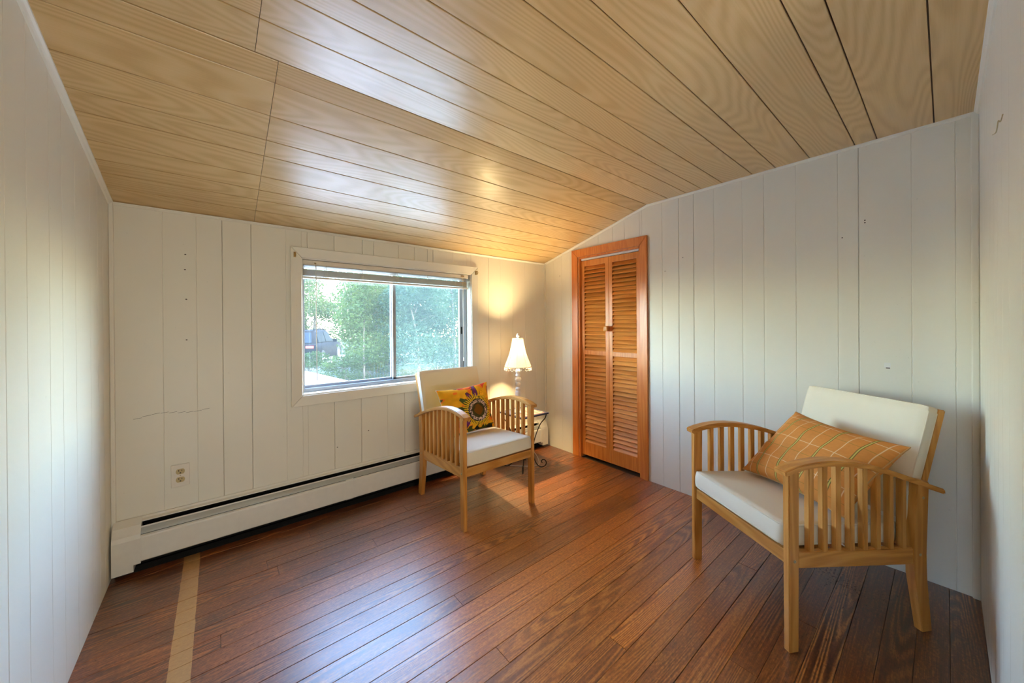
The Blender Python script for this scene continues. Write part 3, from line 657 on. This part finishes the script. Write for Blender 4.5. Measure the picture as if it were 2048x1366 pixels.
    for s in (-1, 1):
        a, b = sorted((s*(w_in-.001), s*(w_in-.026)))
        bm = bmesh.new(); hexa(bm, [(a, BY(.30), .30), (b, BY(.30), .30), (b, BY(.30)+.040, .30), (a, BY(.30)+.040, .30), (a, BY(.848), .848), (b, BY(.848), .848), (b, BY(.848)+.036, .842), (a, BY(.848)+.036, .842)], .004); frombm('back_post', bm, M['woodz'], C)
    for z in (.79, .62, .44):
        h = .050 if z > .7 else .045
        bm = bmesh.new(); hexa(bm, [(-w_in+.024, BY(z)+.008, z), (w_in-.024, BY(z)+.008, z), (w_in-.024, BY(z)+.030, z), (-w_in+.024, BY(z)+.030, z), (-w_in+.024, BY(z+h)+.008, z+h), (w_in-.024, BY(z+h)+.008, z+h), (w_in-.024, BY(z+h)+.030, z+h), (-w_in+.024, BY(z+h)+.030, z+h)], .003); frombm('back_rail', bm, M['woodx'], C)
    sc = cushion_mesh(.492, .505, .076, 'seat_cushion', C)
    sc.location = (0, D(.252), .364); sc.rotation_euler.x = math.atan(-.066)
    sc.location.z = .3715-.066*.25+.004
    bc = cushion_mesh(.492, .455, .046, 'back_cushion', C)
    # underside (local z=0) against the posts: local -z -> back; rotate so local y runs up the back
    ang = math.atan2(1, lean); bc.rotation_euler = (ang, 0, 0)
    zc = .632; bc.location = (0, BY(zc)-.002, zc)
    return C
c1 = make_chair((1.764, -.483), R(-1.2), 'wooden slatted armchair with off-white cushions standing in front of the window')
c2 = make_chair((2.385, -2.101), R(-121), 'wooden slatted armchair with off-white cushions angled in the right corner')

# ------------------------------------------------------------------ throw pillows
def pillow(name, chair_loc, rz, corners, thick, colfn, label, n=150, nm=None, welt=None, tex=.0):
    """corners (chair space) TL, TR, BR, BL of the mid-plane"""
    Mc = Matrix.Translation((*chair_loc, 0)) @ Matrix.Rotation(rz, 4, 'Z')
    TL, TR, BR, BL = [Mc @ Vector(c_) for c_ in corners]; ctr = (TL+TR+BR+BL)/4
    e1 = (TR-TL); e2 = (BL-TL); nr = e1.cross(e2).normalized()
    if nr.dot(Vector((CX, CY, CZ))-ctr) < 0: nr = -nr
    me = bpy.data.meshes.new(name); vs = []; fs = []; cols = []
    for side in (1, -1):
        base = len(vs)
        for j in range(n+1):
            for i in range(n+1):
                u, v = i/n, j/n; U, V_ = u*2-1, v*2-1
                p = TL*(1-u)*(1-v)+TR*u*(1-v)+BR*u*v+BL*(1-u)*v
                # sides draw in between the corners
                pin = .045
                p += (e1.normalized()*(-U)*(1-V_*V_)*abs(U)**3*e1.length + e2.normalized()*(-V_)*(1-U*U)*abs(V_)**3*e2.length)*pin
                h = ((1-abs(U)**2.6)*(1-abs(V_)**2.6))**.55
                wr = tex*(sin(U*7+V_*5+1.3*sin(V_*4))+.6*sin(V_*13-U*6))*h*(1-.6*h)
                vs.append(tuple(p+nr*side*(thick/2*h+wr+.0006)-ctr))
        for j in range(n):
            for i in range(n):
                a = base+j*(n+1)+i; q = (a, a+1, a+n+2, a+n+1); fs.append(q if side < 0 else q[::-1])
    me.from_pydata(vs, [], fs); me.update()
    at = me.color_attributes.new('Col', 'FLOAT_COLOR', 'POINT'); k = 0; buf = []
    for side in (1, -1):
        for j in range(n+1):
            for i in range(n+1): buf += [*colfn(i/n, j/n, side), 1.0]
    at.data.foreach_set('color', buf)
    o = link(name, me, M['print']); o.location = ctr; smooth(o); tag(o, label, 'pillow')
    bm = bmesh.new(); edge = []
    for (i0, j0, di, dj) in ((0, 0, 1, 0), (n, 0, 0, 1), (n, n, -1, 0), (0, n, 0, -1)):
        for k in range(0, n, 5): ii = i0+di*k; jj = j0+dj*k; edge.append(vs[jj*(n+1)+ii])
    edge.append(edge[0]); addtube(bm, edge, .0028, 5); frombm('piping', bm, welt, o, True)
    return o
def hsh(a, b=0): return (sin(a*127.1+b*311.7)*43758.5453) % 1
def vn(x, y):
    xi, yi = math.floor(x), math.floor(y); fx, fy_ = x-xi, y-yi; fx = fx*fx*(3-2*fx); fy_ = fy_*fy_*(3-2*fy_)
    return (hsh(xi, yi)*(1-fx)+hsh(xi+1, yi)*fx)*(1-fy_)+(hsh(xi, yi+1)*(1-fx)+hsh(xi+1, yi+1)*fx)*fy_
GOLD, ORG, RED, PUR, GRN, DK, YEL, BRN, CRM = [srgb(*c_) for c_ in ((238, 168, 30), (240, 120, 30), (205, 60, 40), (110, 45, 110), (70, 78, 30), (34, 34, 24), (246, 200, 40), (120, 72, 14), (226, 190, 170))]
def sunflower(u, v, side):
    if side < 0: return GOLD
    x, y = (u-.665)*1.14*.86, (v-.575)*.86; r = math.hypot(x, y); a = math.atan2(-y, x); d = math.degrees(a) % 360
    j = vn(u*40, v*40)
    if r < .075+.03*vn(a*2+9, 3): return BRN
    if r < .135: return tuple(m_*(.75+.5*j) for m_ in srgb(72, 62, 26))
    if r < .178: return CRM if vn(u*95, v*95) > .42 else DK
    if r < .205: return DK if vn(u*80, v*80) > .30 else CRM
    k = 46; ph = (a/(2*pi)*k) % 1; seg_ = hsh(math.floor(a/(2*pi)*k)); end = .275+.055*seg_
    if r < end:
        e = abs(ph-.5)*2; lim = 1-(r-.2)/(end-.19)*.75
        if e < lim*.72: return YEL
        if e < lim*1.02: return DK
        if r < .25: return tuple(.5*(p_+q_) for p_, q_ in zip(GRN, DK))
    # large outer petals
    k2 = 14; idx = math.floor(d/360*k2); p2 = (d/360*k2) % 1; hh = hsh(idx, 5); end2 = .34+.15*hh+(.05 if 72 < d < 200 else -.04)
    e = abs(p2-.5)*2; lim = max(0, 1-(r-.2)/(end2-.18)*.9)
    if r < end2 and e < lim+.1:
        left = 85 < d < 225
        if 72 < d < 122: base = PUR
        elif left: base = PUR if hh > .6 else srgb(170, 52, 70) if hh > .3 else GRN
        elif d > 300 or d < 40: base = ORG
        else: base = GOLD
        if e > lim-.08 and 72 < d < 225: return GRN
        return tuple(p_*(.75+.5*j) for p_ in base)
    n1 = vn(u*7+3, v*7+1); n2 = vn(u*9+20, v*9+7)
    if v > .90 and n2 > .58: return GRN if n1 > .45 else DK
    if n1 > .80: return RED if n2 > .5 else ORG
    if n2 > .84: return GRN
    if n2 > .74: return ORG
    return tuple(p_*(.88+.2*vn(u*18, v*18)) for p_ in GOLD)
PC = (1.764, -.483); C2P = (2.385, -2.101)
M['pipe1'] = fabric('pale_piping', (.75, .62, .40)); M['pipe2'] = fabric('tan_piping', (.52, .27, .09))
pillow('throw_pillow', PC, R(-1.2), [(-.205, .185, .742), (.222, .190, .760), (.215, .070, .442), (-.195, .050, .425)], .085, sunflower, 'yellow throw pillow printed with a large sunflower on the armchair by the window', welt=M['pipe1'])
TAN = srgb(206, 132, 62)
def plaid(u, v, side):
    c_ = tuple(p_*(.94+.08*vn(u*60, v*60)) for p_ in TAN)
    def ln(t_, seq, wd_):
        for pos, kd in seq:
            if kd == 'g' and (abs(t_-pos) < wd_ or abs(t_-pos-.014) < wd_): return srgb(74, 74, 34)
            if kd == 'g' and abs(t_-pos-.007) < .0042: return srgb(196, 176, 92)
            if kd == 'c' and abs(t_-pos) < wd_: return srgb(232, 200, 158)
            if kd == 'o' and abs(t_-pos) < wd_: return srgb(150, 118, 50)
        return None
    a = ln(u, [(.10, 'c'), (.19, 'g'), (.31, 'c'), (.41, 'g'), (.53, 'c'), (.63, 'g'), (.75, 'c'), (.85, 'g'), (.95, 'c')], .0028)
    b = ln(v, [(.10, 'c'), (.22, 'o'), (.40, 'c'), (.55, 'o'), (.72, 'c'), (.88, 'o')], .0034)
    return a or b or c_
pillow('throw_pillow', C2P, R(-121), [(-.150, .185, .752), (.325, .155, .738), (.240, -.025, .452), (-.245, -.030, .445)], .170, plaid, 'rust-orange plaid throw pillow leaning on the armchair in the right corner', n=200, welt=M['pipe2'], tex=.007)

# ------------------------------------------------------------------ side table with lamp
TX, TY, TZ = 2.38, -.285, .462
tb = empty('side_table', (TX, TY, 0), 'small wrought iron side table with striped tile top beside the window armchair', 'table')
th_ = .148
bm = bmesh.new(); rim = .022
for a, b in (((-th_, -th_, -.013), (th_, -th_+rim, 0)), ((-th_, th_-rim, -.013), (th_, th_, 0)), ((-th_, -th_+rim, -.013), (-th_+rim, th_-rim, 0)), ((th_-rim, -th_+rim, -.013), (th_, th_-rim, 0))): addbox(bm, (a[0], a[1], a[2]+TZ), (b[0], b[1], b[2]+TZ), .0015)
addbox(bm, (-th_+.01, -th_+.01, TZ-.012), (th_-.01, th_-.01, TZ-.008)); frombm('top_frame', bm, M['tile_blue'], tb)
ins = th_-rim; n = 13; cw = 2*ins/n
for k in range(n):
    y0_ = -ins+k*cw; x0_ = -ins+(.11 if k >= 6 else 0)
    box('tile_strip', (x0_+.0006, y0_+.0006, TZ-.010), (ins-.0006, y0_+cw-.0006, TZ-.001), M['tile_red'] if k % 2 == 0 else M['tile_cream'], tb, .0006)
box('corner_tile', (-ins+.0006, -ins+6*cw+.0006, TZ-.010), (-ins+.11-.0006, ins-.0006, TZ-.001), simple('muted_blue_tile', (.16, .19, .33), .35), tb, .0006)
for sx in (-1, 1):
    for sy in (-1, 1):
        q = Vector((sx, sy, 0)).normalized()
        pr = [(.190, TZ-.012), (.178, TZ-.05), (.140, .365), (.104, .28), (.082, .20), (.076, .13), (.088, .065), (.112, .020), (.142, .0045), (.172, .012), (.186, .036), (.178, .060), (.158, .066), (.146, .052), (.152, .038)]
        bm = bmesh.new(); addtube(bm, spline([q*r_+Vector((0, 0, z)) for r_, z in pr], 5), .0042, 8); frombm('leg', bm, M['iron'], tb, True)
bm = bmesh.new(); ring = [(.080*cos(2*pi*k/28), .080*sin(2*pi*k/28), .165) for k in range(29)]; addtube(bm, ring, .0038, 6); frombm('ring_brace', bm, M['iron'], tb, True)

LX, LY, LZ = 2.345, -.255, TZ
lp = empty('table_lamp', (LX, LY, LZ), 'lit table lamp with white bell shade, crystal balls and bead fringe', 'lamp')
bm = bmesh.new(); addlathe(bm, [(.001, 0), (.058, 0), (.060, .006), (.050, .014), (.030, .022), (.018, .034), (.013, .05), (.015, .075), (.020, .11), (.024, .14), (.025, .165), (.022, .175), (.014, .178), (.014, .182)], 28); frombm('base', bm, M['lampwhite'], lp, True)
bm = bmesh.new(); addlathe(bm, [(.016, .182), (.018, .186), (.022, .196), (.018, .206), (.016, .210)], 16); bmesh.ops.bevel(bm, geom=list(bm.edges), offset=.0003, segments=1, affect='EDGES'); frombm('lower_spacer', bm, M['lampwhite'], lp, True)
def facet(r_, zc, nm):
    bm = bmesh.new(); bmesh.ops.create_icosphere(bm, subdivisions=2, radius=r_, matrix=Matrix.Translation((0, 0, zc)) @ Matrix.Diagonal((1, 1, .86, 1))); frombm(nm, bm, M['crystal'], lp)
facet(.0235, .231, 'crystal_ball'); facet(.0285, .276, 'crystal_ball')
bm = bmesh.new(); addlathe(bm, [(.012, .251), (.017, .2515), (.017, .2535), (.012, .254)], 16); addlathe(bm, [(.014, .299), (.018, .301), (.022, .310), (.016, .318), (.015, .325), (.021, .335), (.022, .350), (.014, .362), (.008, .366), (.008, .43)], 20); frombm('stem', bm, M['lampwhite'], lp, True)
bm = bmesh.new(); addlathe(bm, [(.015, .43), (.016, .435), (.016, .486), (.012, .491)], 16); frombm('socket', bm, M['brass'], lp, True)
def emis(name, c_, s_):
    t = NT(name, .5); t.b.inputs['Emission Color'].default_value = (*c_, 1); t.b.inputs['Emission Strength'].default_value = s_; return t.m
bm = bmesh.new(); addlathe(bm, [(.012, .490), (.014, .505), (.024, .524), (.029, .542), (.027, .560), (.016, .574), (.002, .579)], 20); frombm('light_bulb', bm, emis('lit_bulb', (1, .73, .35), BULB), lp, True)
# shade: bell with eight panels
NP, NZ = 8, 14
prof = [(.046, .615), (.048, .600), (.052, .575), (.058, .545), (.065, .515), (.074, .485), (.085, .455), (.097, .425), (.107, .400), (.1125, .382)]
seg = 64; vs = []; uv = []
def shade_r(k, r_): a = 2*pi*k/seg; m_ = (k % (seg//NP))/(seg/NP); return r_*(1-.022*sin(pi*m_))
for off in (0, -.0012):
    for j, (r_, z) in enumerate(prof):
        for k in range(seg): rr = shade_r(k, r_)+off; vs.append((rr*cos(2*pi*k/seg), rr*sin(2*pi*k/seg), z)); uv.append((k/seg*3, 1-j/(len(prof)-1)))
fs = []; nn = len(prof)*seg
for j in range(len(prof)-1):
    for k in range(seg):
        a, b, c_, d = j*seg+k, j*seg+(k+1) % seg, (j+1)*seg+(k+1) % seg, (j+1)*seg+k
        fs.append((a, d, c_, b)); fs.append((nn+a, nn+b, nn+c_, nn+d))
sh = raw('shade', vs, fs, M['shade'], lp, True)
ul = sh.data.uv_layers.new(name='UVMap')
for l_ in sh.data.loops: ul.data[l_.index].uv = uv[l_.vertex_index]
M['braid'] = fabric('tan_braid', (.50, .38, .22))
for r_, z in ((.1135, .382), (.047, .616)):
    bm = bmesh.new(); addtube(bm, [(r_*cos(2*pi*k/40), r_*sin(2*pi*k/40), z) for k in range(41)], .0024, 6); frombm('trim_braid', bm, M['braid'], sh, True)
bm = bmesh.new()
for k in range(NP):
    a = 2*pi*k/NP; addtube(bm, [((r_+.0006)*cos(a), (r_+.0006)*sin(a), z) for r_, z in prof], .0009, 4)
frombm('seam', bm, M['braid'], sh, True)
bm = bmesh.new()
for k in range(44):
    a = 2*pi*k/44; x, y = .1135*cos(a), .1135*sin(a); ln_ = .026 if k % 2 else .020
    addtube(bm, [(x, y, .381), (x, y, .381-ln_)], .0007, 4)
    for zz, rr in ((.374, .0026), (.381-ln_, .0040)): bmesh.ops.create_icosphere(bm, subdivisions=1, radius=rr, matrix=Matrix.Translation((x, y, zz)))
fr = frombm('bead_fringe', bm, simple('pearly_beads', (.80, .72, .60), .15), sh); fr['kind'] = 'stuff'
bm = bmesh.new()
for k in range(3): a = 2*pi*k/3; addtube(bm, [(0, 0, .614), (.046*cos(a), .046*sin(a), .614)], .0012, 5)
for s_ in (-1, 1): addtube(bm, spline([(0, 0, .616), (s_*.03, 0, .60), (s_*.036, 0, .53), (s_*.012, 0, .45)], 5), .0012, 5)
frombm('harp', bm, M['brass'], lp, True)
bm = bmesh.new(); addlathe(bm, [(.004, .614), (.010, .618), (.010, .622), (.005, .626), (.012, .634), (.0135, .642), (.011, .651), (.006, .656), (.004, .660), (.001, .662)], 16); frombm('finial', bm, M['lampwhite'], lp, True)
# lamp cord: down behind the table and round on the floor
bm = bmesh.new(); pts = [(LX+.03, LY+.05, TZ+.006), (2.42, -.128, TZ+.003), (2.44, -.125, .40), (2.46, -.15, .22), (2.50, -.235, .12), (2.520, -.30, .055), (2.50, -.34, .006), (2.44, -.33, .004), (2.36, -.26, .004), (2.25, -.14, .004), (2.1, -.10, .004)]
tag(frombm('lamp_cord', (addtube(bm, spline(pts, 7), .0026, 6), bm)[1], M['cord'], None, True), 'white cord curving down behind the side table to the floor', 'cord')

# ------------------------------------------------------------------ outdoors
# ground falling gently away from the house
vs = []; fs = []; nx, ny = 40, 50
def gz(x, y): return -.58-.012*max(0, y-6)+.03*sin(x*1.3)*cos(y*.9)
for j in range(ny+1):
    for i in range(nx+1): x, y = -25+60*i/nx, .2+70*(j/ny)**1.4; vs.append((x, y, gz(x, y)))
for j in range(ny):
    for i in range(nx): a = j*(nx+1)+i; fs.append((a, a+1, a+nx+2, a+nx+1))
gr = raw('ground', vs, fs, M['ground'], None, True); struct(gr, 'gravelly ground with weeds outside the window', 'ground')
vs = []; fs = []
for k in range(21):
    x = -12+k*2.2; yc = 18.0+x*.35
    for d in (-2.4, 2.4): vs.append((x, yc+d, gz(x, yc+d)+.05))
for k in range(20): a = 2*k; fs.append((a, a+2, a+3, a+1))
rd = raw('driveway', vs, fs, M['road']); struct(rd, 'pale gravel driveway beyond the deck', 'driveway')
dk = empty('deck', (0, .3, -.10), 'sunlit pale wooden deck just outside the window', 'deck', kind='structure')
def dm(o): o.parent = dk; o.matrix_parent_inverse = Matrix.Translation((0, -.3, .10)); return o
e0 = Vector((3.66, .25)); ed = Vector((-.148, 1)).normalized(); side_ = Vector((-ed.y, ed.x))
for k in range(34):
    p0 = e0+side_*(k*.145); me_ = box('deck_board', (0, 0, -.025), (9.4, .138, 0), M['deck'], None, .003)
    o = me_; o.matrix_world = Matrix.Translation((p0.x, p0.y+.0, -.10)) @ Matrix.Rotation(math.atan2(ed.y, ed.x), 4, 'Z'); mw = o.matrix_world.copy()
    o.parent = dk; o.matrix_parent_inverse = Matrix.Translation((0, -.3, .10))
dm(box('deck_skirt', (-1.2, .3, -.62), (2.0, 8.6, -.15), M['grey']))
# foliage
def leaves(bm_data, c, rad, n, size, flat=.8):
    vs, fs = bm_data
    for _ in range(n):
        while True:
            p = Vector((random.uniform(-1, 1), random.uniform(-1, 1), random.uniform(-1, 1)))
            if .25 < p.length < 1: break
        p = Vector((c[0]+p.x*rad[0], c[1]+p.y*rad[1], c[2]+p.z*rad[2])); s = size*.76*random.uniform(.6, 1.3)
        a = Vector((random.gauss(0, 1), random.gauss(0, 1), random.gauss(0, .6))).normalized(); b = a.cross(Vector((random.gauss(0, 1), random.gauss(0, 1), random.gauss(0, 1)))).normalized()
        k = len(vs); vs += [tuple(p-a*s), tuple(p+b*s*.5), tuple(p+a*s), tuple(p-b*s*.5)]; fs.append((k, k+1, k+2, k+3))
def tree(loc, h, spread, n, size, mat, label, cat='tree', trunk=.09, low=.15, name='leafy_tree', group='trees and shrubs outside', stems=1):
    t_ = empty(name, loc, label, cat, 0, group)
    bm = bmesh.new(); tips = []
    for s_ in range(stems):
        a = random.uniform(0, 6.28); lean_ = Vector((cos(a), sin(a), 0))*spread*.25*random.random()
        top = Vector((0, 0, h*.85))+lean_*2; addtube(bm, spline([(lean_.x*.1+.1*s_, 0, 0), tuple(lean_*.5+Vector((0, 0, h*.4))), tuple(top)], 4), [trunk*(1-.085*i) for i in range(9)], 7)
        for k in range(7):
            z = h*random.uniform(.25, .85); a = random.uniform(0, 6.28); q = Vector((cos(a), sin(a), .35))*spread*.7
            st_ = Vector((lean_.x*z/h, lean_.y*z/h, z)); addtube(bm, [st_, st_+q*.5+Vector((0, 0, .1)), st_+q], [trunk*.35, trunk*.22, trunk*.08], 5); tips.append(st_+q*.8)
    frombm('trunk', bm, M['bark'], t_, True)
    data = ([], []); nb = 9+len(tips)
    for k in range(9):
        z = h*(low+(1-low)*random.random()); rr = spread*(.35+.35*sin(pi*min(1, z/h))); a = random.uniform(0, 6.28)
        leaves(data, (cos(a)*spread*.45, sin(a)*spread*.45, z), (rr, rr, h*.16), int(n*2.1)//nb, size)
    for tpt in tips: leaves(data, tpt, (spread*.38, spread*.38, h*.12), int(n*2.1)//nb, size)
    f_ = raw('foliage', data[0], data[1], mat, t_); f_['kind'] = 'stuff'
    return t_
TR = [((6.2, 31), 9.0, 3.6, 6000, .15, 'leaf3', 'far pale tree right behind the parked car', .15, .0),
      ((11.0, 31), 9.0, 3.8, 6000, .15, 'leaf1', 'far green tree behind the driveway', .15, .0),
      ((16.5, 30), 9.0, 3.8, 6000, .15, 'leaf3', 'far pale tree behind the tall right-hand tree', .15, .0),
      ((22.5, 28), 9.0, 3.8, 5000, .15, 'leaf2', 'far dark tree at the outer right', .15, .0),
      ((6.6, 14.2), 4.6, 1.6, 7000, .07, 'leaf2', 'blue-green tree in the second row behind the window mullion', .07, .08),
      ((10.6, 15.2), 5.0, 1.9, 7000, .075, 'leaf3', 'light green tree in the second row on the right', .08, .05),
      ((4.05, 9.5), 3.6, 1.0, 5200, .055, 'leaf1', 'slender bright green young tree nearest the window', .04, .25),
      ((5.6, 8.6), 4.2, 1.35, 7600, .055, 'leaf2', 'blue-green tree behind the right half of the window', .05, .12),
      ((7.4, 9.4), 4.4, 1.5, 7600, .06, 'leaf2', 'dense blue-green tree at the right edge of the window view', .06, .05),
      ((5.2, 11.6), 4.8, 1.5, 7600, .065, 'leaf1', 'mid green tree behind the centre of the window', .07, .15),
      ((8.2, 12.4), 5.2, 1.9, 7600, .07, 'leaf1', 'broad green tree behind the blue-green trees on the right', .08, .05),
      ((5.6, 25.8), 6.2, 2.6, 7000, .10, 'leaf3', 'pale sunlit tree behind the parked car', .12, .1),
      ((9.6, 24.8), 6.4, 2.7, 7000, .10, 'leaf1', 'green tree beyond the driveway right of the car', .12, .1),
      ((11.5, 22), 7.4, 3.0, 7000, .11, 'leaf3', 'pale tree far behind the middle of the window', .12, .05),
      ((16, 22), 7.6, 3.2, 7000, .11, 'leaf1', 'tall far tree at the right of the window view', .13, .05),
      ((-1.5, 22), 7.0, 3.0, 4000, .12, 'leaf1', 'green tree hidden left of the parked car', .13, .05),
      ((20.5, 19), 7.0, 3.0, 4000, .12, 'leaf2', 'dark green tree far to the right, mostly behind others', .13, .05)]
for (x, y), h, sp, n_, sz, mt, lb, tk, lw in TR: tree((x, y, gz(x, y)), h, sp, n_, sz, M[mt], lb, 'tree', tk, lw)
SHR = [((2.75, 11.0), .85, 1500, 'low leafy shrub in front of the parked car'), ((3.5, 9.8), .75, 1500, 'low shrub just beyond the deck edge'), ((4.4, 10.4), .9, 1800, 'shrub at the foot of the slender young tree'),
       ((5.6, 11.4), 1.1, 2000, 'dark shrub below the centre of the window view'), ((7.6, 12.0), 1.2, 2000, 'shrub at the lower right of the window view'), ((4.9, 12.6), .9, 1500, 'shrub beside the driveway behind the slender tree'), ((9.4, 12.2), 1.3, 1800, 'rightmost shrub under the dense trees')]
for (x, y), h, n_, lb in SHR: tree((x, y, gz(x, y)), h, .75, n_, .045, M['leaf1' if n_ % 400 else 'leaf2'], lb, 'shrub', .015, .0, 'leafy_shrub', stems=3)
data = ([], [])
for _ in range(600):
    x, y = random.uniform(2.8, 9), random.uniform(6.4, 11.5); leaves(data, (x, y, gz(x, y)+.08), (.16, .16, .10), 9, .035)
wd_ = raw('weeds', data[0], data[1], M['leaf1']); wd_['kind'] = 'stuff'; tag(wd_, 'low green weeds growing in the gravel outside the window', 'weeds')
# parked car, seen from behind
car = empty('parked_car', (3.02, 15.9, gz(3.0, 16)+.03), 'dark parked sport utility vehicle seen at the left of the window view', 'car', -R(27))
# car space: y forward, x right, rear at y=0
bw = .93
def loft(secs, mat, name, parent, sm=True):
    bm = bmesh.new(); rings = [[bm.verts.new(p) for p in s_] for s_ in secs]; n = len(secs[0])
    for a, b in zip(rings, rings[1:]):
        for k in range(n): bm.faces.new((a[k], a[(k+1) % n], b[(k+1) % n], b[k]))
    bm.faces.new(rings[0][::-1]); bm.faces.new(rings[-1]); bmesh.ops.bevel(bm, geom=[e for e in bm.edges if e.calc_face_angle(0) > .7], offset=.03, segments=2, affect='EDGES')
    return frombm(name, bm, mat, parent, sm)
def ring_(y, w_, z0, z1): return [(-w_, y, z0), (-w_*1.0, y, z0+(z1-z0)*.6), (-w_*.94, y, z1), (w_*.94, y, z1), (w_, y, z0+(z1-z0)*.6), (w_, y, z0)]
loft([ring_(0, bw*.93, .42, .95), ring_(.10, bw, .30, 1.05), ring_(1.2, bw, .28, 1.04), ring_(3.1, bw, .28, 1.02), ring_(3.5, bw, .28, 1.0), ring_(4.4, bw*.97, .30, .92), ring_(4.62, bw*.85, .38, .78)], M['car'], 'body', car)
loft([[(-.80, .12, 1.03), (-.80, .12, 1.04), (-.66, .42, 1.62), (.66, .42, 1.62), (.80, .12, 1.04), (.80, .12, 1.03)], [(-.84, 1.0, 1.02), (-.84, 1.0, 1.03), (-.68, 1.0, 1.67), (.68, 1.0, 1.67), (.84, 1.0, 1.03), (.84, 1.0, 1.02)], [(-.84, 2.2, 1.0), (-.84, 2.2, 1.02), (-.67, 2.2, 1.65), (.67, 2.2, 1.65), (.84, 2.2, 1.02), (.84, 2.2, 1.0)], [(-.80, 3.25, .98), (-.80, 3.25, 1.0), (-.62, 2.6, 1.58), (.62, 2.6, 1.58), (.80, 3.25, 1.0), (.80, 3.25, .98)]], M['car'], 'cabin', car)
def quad(name, ps, off, mat, parent):
    n = (Vector(ps[1])-Vector(ps[0])).cross(Vector(ps[2])-Vector(ps[0])).normalized()*off
    vs = [Vector(p)+n for p in ps]+[Vector(p)-n*.4 for p in ps]; return raw(name, vs, [(0, 1, 2, 3), (7, 6, 5, 4), (0, 4, 5, 1), (1, 5, 6, 2), (2, 6, 7, 3), (3, 7, 4, 0)], mat, parent)
quad('rear_window', [(-.66, .135, 1.08), (.66, .135, 1.08), (.58, .375, 1.54), (-.58, .375, 1.54)], .02, M['carglass'], car)
for s_ in (-1, 1):
    quad('side_window', [(s_*.835, .45, 1.08), (s_*.842, 1.55, 1.08), (s_*.715, 1.50, 1.57), (s_*.705, .62, 1.55)], .02*s_, M['carglass'], car)
    quad('side_window', [(s_*.842, 1.63, 1.08), (s_*.835, 2.85, 1.06), (s_*.70, 2.35, 1.55), (s_*.715, 1.60, 1.57)], .02*s_, M['carglass'], car)
    for y in (.85, 3.65):
        bm = bmesh.new(); addlathe(bm, [(.22, -.11), (.33, -.11), (.36, -.07), (.36, .07), (.33, .11), (.22, .11)], 24); bm.transform(Matrix.Translation((s_*.84, y, .36)) @ Matrix.Rotation(R(90), 4, 'Y')); wh = frombm('wheel', bm, M['tyre'], car, True)
        bm = bmesh.new(); addlathe(bm, [(.05, -.115), (.21, -.118), (.215, -.105), (.215, .105), (.21, .118), (.05, .115)], 16); bm.transform(Matrix.Translation((s_*.84, y, .36)) @ Matrix.Rotation(R(90), 4, 'Y')); frombm('rim', bm, M['hub'], wh)
    box('tail_lamp', (s_*.62-.17, -.012, .84), (s_*.62+.17, .10, .95), M['red'], car, .01)
    box('mirror', (s_*.98-.09, 2.72, 1.02), (s_*.98+.09, 2.86, 1.17), M['car'], car, .02)
    box('head_lamp', (s_*.66-.14, 4.45, .66), (s_*.66+.14, 4.58, .78), M['hub'], car, .01)
box('bumper', (-.86, -.08, .38), (.86, .10, .60), M['car'], car, .03); box('licence_plate', (-.17, -.025, .72), (.17, .0, .82), M['hub'], car, .004)
box('roof_rail', (-.62, .55, 1.66), (-.58, 2.3, 1.71), M['black'], car, .01); box('roof_rail', (.58, .55, 1.66), (.62, 2.3, 1.71), M['black'], car, .01)
